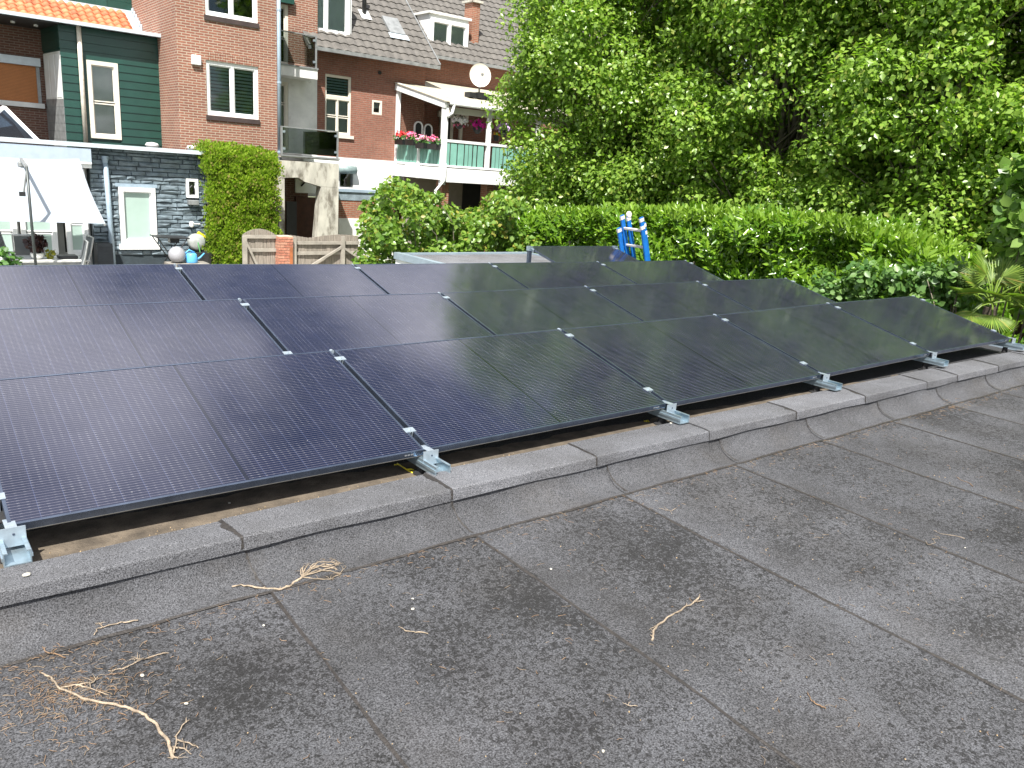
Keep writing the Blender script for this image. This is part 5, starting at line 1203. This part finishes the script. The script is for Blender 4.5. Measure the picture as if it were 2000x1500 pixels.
# laurel hedge along the roof's right side
hd = thing('laurel_hedge', (11.4, 8.5, GZ), 'long glossy green laurel hedge running along the roof edge behind the ladder', 'hedge')
def htop(y): return np.interp(y, [3.9,4.25,4.6,5.2,6.3,9.2,11,13,14.5], [-.75,-.1,.5,.85,1.0,.92,.78,.58,.4])
N = 46000; y = rng.uniform(3.9, 14.2, N); w = rng.random(N); bumpy = .22*np.sin(y*2.3)+.14*np.sin(y*5.1+1)+.08*np.sin(y*9.7)
face = w < .55
depth = rng.random(N)**1.6*.55
xr_ = rng.uniform(10.85, 12.3, N); zt = htop(y)+.10*np.sin(y*3.7+2)*np.cos(xr_*3)+.09*np.sin(y*8.3+xr_*4)+.06*np.sin(y*14.1-xr_*7)
z = np.where(face, GZ+.3+(zt-GZ-.3)*rng.random(N)**.6, zt-depth*.5+rng.uniform(-.12,.16,N))
x = np.where(face, 10.75+bumpy*.8+.16*np.sin(z*4.3+y*1.7)+.10*np.sin(z*8.1-y*4.4)+depth+.25*np.maximum(0, (z-zt+.5)), xr_+bumpy)
x = np.where(y < 5.0, x+(5.0-y)*.45, x)
pp = np.stack([x, y, z], 1)
o = np.where(face[:, None], np.array([[-.62,-.42,.6]]), np.array([[-.3,-.35,.85]]))+rnd(N)*.5
V, T = scatter('lance', pp, unit(np.array([[-.35,-.15,.55]])+rnd(N)*.75), o, rng.uniform(.10,.19,N)); np_obj('foliage', V, T, L_LAUREL, hd)
N = 1500; y = rng.uniform(4.0, 14, N); pp = np.stack([rng.uniform(10.8,12.2,N)+.0, y, htop(y)+.02], 1)      # young upright shoots on top
parts = []
for k in range(7): parts.append(scatter('lance', pp+np.array([0,0,.03*k]), unit(rnd(N)*.8+np.array([0,0,.85])), rnd(N)+np.array([-.6,-.3,.2]), rng.uniform(.10,.17,N)))
V, T = join(parts); np_obj('young_shoots', V, T, leafmat('young_laurel', (.12,.22,.02), (.23,.36,.04), .3, .35, .5), hd)
b = MB()
for i in range(60): yy = 4+10*i/60; b.tube([(11.4+.3*math.sin(i*2.1),yy,GZ),(11.3+.4*math.sin(i*1.3),yy+.1,.3)], .02, 5)
b.build('stems', M_BARK, hd)

def blob_shrub(name, label, cat, blobs, mat, kind, size, per, stem_to=GZ):
    """blobs: list of (px,py,dist-plane Y or X tuple, radius)"""
    c0 = blobs[0][0]; r_ = thing(name, (c0[0], c0[1], GZ), label, cat); parts = []; tb = MB()
    for (c, rad) in blobs:
        parts.append(clump(kind, np.array(c), rad, int(per*rad*rad*12), size, .5, 1.0, .9))
        for _ in range(1 if random.random() < .3 else 0):
            j = Vector(c)+Vector((random.uniform(-.5,.5),random.uniform(-.5,.5),random.uniform(-.2,.4)))*rad
            tb.tube([(c[0]*.6+c0[0]*.4, c[1]*.6+c0[1]*.4, GZ), tuple(Vector(c)*.75+Vector(c0)*.25+Vector((0,0,-.3))), tuple(j)], [.014,.009,.004], 5)
    V, T = join(parts); np_obj('foliage', V, T, mat, r_); tb.build('stems', M_BARK, r_, True); return r_
# lime-green bush in front of the veranda
rr = random.Random(77); bl = []
outline = [(700,470),(712,440),(720,410),(742,372),(772,356),(800,372),(835,385),(862,392),(880,410),(905,420),(930,400),(960,385),(985,380),(1005,395),(1030,412),(1050,430)]
for i in range(105):
    px_ = rr.uniform(712, 1048); topy = np.interp(px_, [q[0] for q in outline], [q[1] for q in outline]); py_ = topy+16+(515-topy)*rr.random()**.9
    yy = rr.uniform(12.2, 14.2); p = PY(px_, py_, yy); bl.append(((p.x, p.y, p.z), rr.uniform(.20,.34)))
for i in range(26):
    px_ = rr.uniform(705, 1050); topy = np.interp(px_, [q[0] for q in outline], [q[1] for q in outline]); p = PY(px_, topy+rr.uniform(-2,10), rr.uniform(12.5,13.8)); bl.append(((p.x, p.y, p.z), rr.uniform(.09,.16)))
blob_shrub('leafy_bush', 'broad bright green bush between the garage roof and the veranda', 'bush', bl, L_BUSH, 'oval', .092, 175)
# clipped conifer column
x0, x1 = PY(409,400,YA-.6).x, PY(543,400,YA-.6).x; zt0, zt1 = PY(430,292,YA-.6).z, PY(520,304,YA-.6).z
cc_ = thing('conifer_hedge', ((x0+x1)/2, YA-.2, GZ), 'tall clipped yellow-green conifer hedge between annex and porch', 'hedge')
parts = []
for i in range(620):
    if i < 470: xx = rng.uniform(x0, x1); zz = rng.uniform(GZ+.1, zt0+(zt1-zt0)*(xx-x0)/(x1-x0)-.04); yy = YA-.50+rng.uniform(-.07,.12)
    else: xx = rng.uniform(x0, x1); zz = zt0+(zt1-zt0)*(xx-x0)/(x1-x0)+rng.uniform(-.16,.03); yy = YA-.5+rng.uniform(0,.8)
    n_ = 95; u = rnd(n_); c_ = np.array((xx, yy, zz)); rd_ = rng.uniform(.10,.22)
    parts.append(scatter('rhomb', c_+u*rd_*rng.random((n_,1))**.5, unit(np.array([[0,-.45,.75]])+u*.4+rnd(n_)*.5), unit(u*.9+np.array([[-.25,-.55,.45]])+rnd(n_)*.45), rng.uniform(.045,.095,n_)))
V, T = join(parts); np_obj('foliage', V, T, L_CONIF, cc_)
MB().box(x0+.12, x1-.12, YA-.18, YA+.28, GZ, min(zt0,zt1)-.15).build('shade_core', plain('shade_core_brown', (.06,.05,.03), .95, var=.4, scale=20, bmp=.6), cc_)  # solid dark box added to stop light and stand in for inner shade
# shrubs at the foot of the hedge, right side
bl = []
for i in range(60):
    px_ = rr.uniform(1590, 1905); py_ = np.interp(px_, [1590,1700,1800,1905], [560,552,548,540])+rr.uniform(-15, 90); xx_ = rr.uniform(10.3,10.9); p = PX(px_, py_, xx_)
    bl.append(((p.x, p.y, p.z), rr.uniform(.16,.30)))
blob_shrub('low_shrub', 'low soft green shrub at the laurel hedge foot beside the rightmost panel', 'shrub', bl, L_SHRUB, 'oval', .085, 110)
# fan palm
pc = PX(1940, 575, 10.0); pl = thing('fan_palm', (pc.x, pc.y, GZ), 'yellow-green fan palm just beyond the right end of the front row', 'palm')
b = MB(); b.tube([(pc.x,pc.y,GZ),(pc.x+.03,pc.y,GZ+.7),(pc.x,pc.y,pc.z-.15)], [.10,.09,.07], 10); b.build('trunk', plain('palm_fibre', (.05,.038,.026), .95, var=.5, scale=30, bmp=.8), pl)
rp = random.Random(4)
for i in range(17):
    a = 2*math.pi*i/17+rp.uniform(-.2,.2); el = R(rp.choice([70,45,25,0,-25])); d_ = Vector((math.cos(a)*math.cos(el), math.sin(a)*math.cos(el), math.sin(el)))
    st = Vector((pc.x,pc.y,pc.z-.1)); e = st+d_*rp.uniform(.22,.36); b = MB(); b.tube([st, st.lerp(e,.5)+Vector((0,0,.04)), e], .008, 4); fo = b.build('frond_stalk', L_PALM, pl)
    sd_ = d_.cross(Vector((0,0,1))); sd_ = sd_.normalized() if sd_.length > .1 else Vector((1,0,0)); upn = sd_.cross(d_); nf = 30; P_, D_, N_ = [], [], []
    for k in range(nf):
        an = R(-100+200*k/(nf-1)); v_ = d_*math.cos(an)+sd_*math.sin(an)-Vector((0,0,.18)); P_.append(e); D_.append(v_); N_.append(upn+sd_*.3*math.sin(an))
    V, T = scatter('needle', np.array(P_), np.array(D_), np.array(N_), np.full(nf, rp.uniform(.25,.34)))
    V = V  # fingers are narrow lances from one point
    np_obj('frond', V, T, L_PALM, pl)
# broad-leaved tree hanging in at the right edge
bl = []
for i in range(46):
    px_ = rr.uniform(1960, 2110); py_ = rr.uniform(330, 520) if px_ < 2010 else rr.uniform(300, 620); lo = np.interp(py_, [330,420,520,620], [1985,1970,1965,2005])
    if px_ < lo: px_ = lo+rr.uniform(0,40)
    p = PX(px_, py_, rr.uniform(10.2,11.0)); bl.append(((p.x,p.y,p.z), rr.uniform(.16,.28)))
blob_shrub('broad_leaved_tree', 'broad-leaved tree hanging into the right picture edge above the palm', 'tree', bl, L_FIG, 'oval', .13, 95)
# lawn with a stone, right edge
N = 9000; gx, gy = rng.uniform(12.2, 20, N), rng.uniform(.5, 5.2, N); V, T = scatter('lance', np.stack([gx,gy,np.full(N,GZ)],1), unit(rnd(N)*.5+np.array([0,0,1])), rnd(N), rng.uniform(.06,.14,N)); np_obj('lawn', V, T, M_GRASS, None, kind='stuff')
p = PZ(1995, 640, GZ+.2); r_ = MB().lathe([(.55*math.sin(math.pi*(i+.2)/8.4)*(1+.1*math.sin(i*2)), GZ+.25-.33*math.cos(math.pi*(i+.2)/8.4)) for i in range(9)], (p.x,p.y,0), 11).build('brown_boulder', plain('brown_stone', (.22,.15,.09), .9, var=.4, scale=6, bmp=.8, bscale=12)); r_['label'] = 'brown boulder on the lawn at the right picture edge'; r_['category'] = 'boulder'

# ------------------------------------------------------------------ twigs and litter on the near roof
def gz_at(y): return .0075 if y < 2.6 else .016
def surf(y): return float(np.interp(y, [2.60,2.604,2.66,2.69,2.716,2.735,2.75], [.0075,.0150,.0240,.036,.054,.076,.12]))
def path(pts, lift=.003):
    out = []
    for px_, py_ in pts:
        q = PZ(px_, py_, .01)
        for _ in range(6): q = PZ(px_, py_, surf(q.y))
        out.append(q+Vector((0,0,lift)))
    return out
def wig(pts, n, amp, rd):
    """resample a polyline with small kinks"""
    out = []
    for i in range(len(pts)-1):
        for k in range(n): out.append(pts[i].lerp(pts[i+1], k/n)+Vector((rd.uniform(-amp,amp),rd.uniform(-amp,amp),rd.uniform(0,amp))))
    return out+[pts[-1]]
def branch(label, main, rad, sides, mat=M_TWIG, seed=1, sub=True):
    rd = random.Random(seed); P = wig(path(main), 4, .003, rd); n = len(P)
    r_ = thing('dry_branch' if rad > .004 else 'dry_twig', (P[0].x, P[0].y, .008), label, 'branch' if rad > .004 else 'twig', 'dry twigs on the near roof')
    b = MB(); b.tube(P, [rad*.78*(.55+.5*i/n)+rd.uniform(-.1,.1)*rad for i in range(n)], 8); b.build('stem', mat, r_, True)
    for s in sides:
        Q = wig(path(s, .0045), 4, .0025, rd); b = MB(); b.tube(Q, [rad*.34*(1-.75*i/len(Q))+.0005 for i in range(len(Q))], 6)
        if sub:
            for _ in range(3):
                k = rd.randrange(2, len(Q)); d = Vector((rd.uniform(-1,1),rd.uniform(-1,1),rd.uniform(.0,.4)))*.03; b.tube([Q[k], Q[k]+d*.5+Vector((0,0,.003)), Q[k]+d], [.0011,.0009,.0005], 4)
        b.build('side_twig', mat, r_, True)
    for _ in range(int(n*1.2)):
        k = rd.randrange(1, n); d = Vector((rd.uniform(-1,1),rd.uniform(-1,1),rd.uniform(.0,.6))).normalized()*rad*rd.uniform(1.2,2.6); MB().tube([P[k], P[k]+d], [rad*.35, rad*.15], 5).build('knot', mat, r_) if _ < 9 else None
    return r_
branch('long curved pale branch lying at the lower left', [(82,1316),(100,1326),(118,1347),(160,1366),(215,1378),(255,1387),(286,1400),(310,1424),(328,1452),(338,1483)], .0062, [[(120,1346),(150,1340),(178,1348),(212,1360)],[(150,1342),(185,1335),(192,1322)],[(338,1478),(345,1440),(362,1415),(370,1408)],[(345,1448),(368,1455),(388,1464)],[(338,1462),(360,1465),(374,1476)],[(335,1480),(348,1484)]], seed=3)
fan = [(640,1105),(650,1095),(662,1092),(668,1096)]
branch('bleached twig ending in a bushy root-like fan by the parapet foot', [(453,1147),(470,1144),(500,1149),(545,1153),(565,1146),(582,1134),(592,1127)], .0060,
   [[(590,1128),(586,1115),(598,1100),(612,1086)],[(590,1128),(600,1108),(616,1092),(640,1092),(658,1098)],[(590,1128),(612,1112),(634,1104),(650,1106),(665,1102)],[(590,1128),(618,1120),(640,1113),(655,1108),(660,1100)],[(592,1128),(620,1116),(645,1118),(664,1122),(676,1108)],[(592,1130),(622,1133),(645,1134)],[(645,1134),(655,1128),(668,1122)],[(590,1128),(592,1108),(602,1095)],[(596,1124),(612,1104),(632,1096),(652,1094)],[(600,1118),(625,1108),(650,1112),(662,1116)],[(592,1126),(605,1114),(622,1100),(646,1100),(662,1106)],[(594,1126),(615,1108),(640,1108),(656,1104)]], seed=9)
branch('stout forked twig lying in the middle of the near roof', [(1367,1168),(1352,1180),(1330,1192),(1305,1208),(1286,1222),(1276,1236),(1273,1252)], .0052, [[(1352,1180),(1362,1172),(1367,1162)],[(1356,1178),(1368,1176),(1375,1175)],[(1290,1219),(1280,1226),(1268,1232)]], seed=5, sub=False)
for lab, main, rad, sides, sd_ in (
 ('grey forked twig on the cant strip at the left', [(184,1243),(190,1232),(205,1225),(235,1219),(270,1213)], .0030, [[(200,1227),(195,1220),(186,1220)]], 11),
 ('thin pale twig above the long branch', [(212,1313),(240,1308),(270,1295),(300,1282),(328,1277)], .0026, [[(262,1298),(272,1290),(292,1288)],[(285,1289),(262,1290),(250,1292)]], 12),
 ('short brown forked twig at the left edge of the roof', [(84,1266),(92,1276),(110,1281),(128,1286)], .0028, [[(100,1279),(110,1272),(118,1264)]], 13),
 ('small straw-coloured twig left of the roof middle', [(780,1226),(792,1234),(812,1236),(836,1239)], .0026, [], 14),
 ('little branching twig near the second roof seam', [(1285,993),(1300,998),(1312,999),(1322,993)], .0018, [[(1308,999),(1312,1006)],[(1304,998),(1296,991)]], 15),
 ('pale curved twig on the right of the near roof', [(1823,1037),(1840,1045),(1862,1047),(1884,1053)], .0020, [], 16),
 ('dark bent twig at the lower right of the roof', [(1577,1355),(1585,1372),(1600,1380),(1612,1386)], .0030, [], 17),
 ('reddish twig between two seams on the right', [(1868,932),(1878,940),(1892,944),(1900,951)], .0024, [], 18),
 ('curly twig near the right edge of the roof', [(1805,1055),(1812,1065),(1828,1062),(1820,1054),(1832,1052)], .0014, [], 19),
 ('short straw twig at the lower middle', [(1215,1376),(1228,1380),(1245,1381)], .0016, [[(1225,1379),(1232,1373)]], 20)):
    branch(lab, main, rad, sides, M_TWIG2 if sd_ in (13,17,18) else M_TWIG, sd_, sub=sd_ < 14)
# fine litter: nobody could count it
def litter(name, spots, mat, lab, rmin, rmax, ln):
    b = MB(); rd = random.Random(len(name)*7)
    for (x, y) in spots:
        a = rd.uniform(0, 6.28); L_ = rd.uniform(*ln); c = rd.uniform(-1.2,1.2); z = (.0085 if y < 2.6 else .0135+max(0, (y-2.6))*.35)
        p0 = Vector((x,y,z+.001)); p1 = p0+Vector((math.cos(a),math.sin(a),0))*L_*.5+Vector((0,0,.003)); p2 = p1+Vector((math.cos(a+c),math.sin(a+c),0))*L_*.5
        b.tube([p0,p1,p2-Vector((0,0,.002))], [rd.uniform(rmin,rmax)]*3, 4)
    o = b.build(name, mat, None, kind='stuff'); o['label'] = lab; o['category'] = 'litter'; return o
rd = random.Random(100); sp = []
for _ in range(520):
    t = rd.random(); x = .1+9.2*t**1.3; y = 2.595-abs(rd.gauss(0,.05)); sp.append((x, y))
for _ in range(300): c = PZ(140, 1370, 0); sp.append((c.x+rd.gauss(0,.12)+.04, c.y+rd.gauss(0,.12)))
for _ in range(180): c = PZ(60+rd.random()*120, 1340+rd.random()*40, 0); sp.append((c.x+rd.gauss(0,.05), c.y+rd.gauss(0,.05)))
for _ in range(420): sp.append((rd.uniform(.2,5.5), rd.uniform(.4,2.55)))
for _ in range(60): c = PZ(1870, 795, 0); sp.append((c.x+rd.gauss(0,.12), c.y+rd.gauss(0,.05)))
M_LIT = plain('straw_scraps', (.21,.155,.10), .85, var=.5, scale=40)
litter('straw_litter', sp[::2], M_LIT, 'scattered straw-coloured plant scraps on the near roof', .0004, .0009, (.010,.04))
litter('brown_litter', sp[1::2], M_TWIG2, 'scattered brown plant scraps on the near roof', .0005, .0010, (.010,.035))
b = MB(); rd = random.Random(8)                                          # moss crumbs and grit
for _ in range(420):
    x, y = rd.uniform(.1,6), rd.uniform(.4,2.58); s = rd.uniform(.0012,.0035)
    b.add([(x+s,y,.008),(x,y+s*1.2,.008),(x-s,y,.008),(x,y-s,.008),(x,y,.008+s*1.4)], [(0,1,4),(1,2,4),(2,3,4),(3,0,4)])
for _ in range(500):
    x = rd.uniform(.25,2.6); y = ybk(x)+.004+abs(rd.gauss(0,.05)); s = rd.uniform(.002,.006)
    b.add([(x+s,y,.121),(x,y+s*1.2,.121),(x-s,y,.121),(x,y-s,.121),(x,y,.121+s*1.4)], [(0,1,4),(1,2,4),(2,3,4),(3,0,4)])
o = b.build('grit', plain('grit_mix', (.26,.19,.11), .9, var=.7, scale=70), None, kind='stuff'); o['label'] = 'loose grit and moss crumbs on both roofs'; o['category'] = 'grit'
rd = random.Random(2)
for i, (px_, py_, z, lab) in enumerate(((52,1124,.183,'white pebble on the parapet capping at the far left'),(448,983,.124,'white pebble on the dusty strip before the first panel'),(1310,827,.187,'tiny white pebble on the capping by the third rail'),(806,1170,.0085,'small white pebble left of the roof middle'),(806,1190,.0085,'cream pebble just below another left of the roof middle'),(515,1222,.0085,'pale pebble below the bushy twig'),(1076,1112,.0085,'white pebble above the middle of the near roof'),(1885,1070,.0085,'white pebble near the right edge of the roof'),(1178,1468,.0085,'white pebble at the bottom of the picture'),(364,1375,.0085,'flat pale chip right of the long branch'),(278,1320,.0085,'pale chip above the long branch'))):
    p = PZ(px_, py_, z); s = rd.uniform(.004,.007)*(1.5 if i == 0 else 1); vs = []
    b = MB(); b.lathe([(s*.5,0),(s,s*.25),(s*.9,s*.6),(s*.4,s*.85)], (0,0,0), 7); b.v = [(a*1.3, c*rd.uniform(.8,1.1), d) for a, c, d in b.v]
    o = b.build('pebble', M_PEB); o.location = (p.x, p.y, z); o.rotation_euler = (0,0,rd.uniform(0,6)); o['label'] = lab; o['category'] = 'pebble'; o['group'] = 'pale pebbles on the roof'
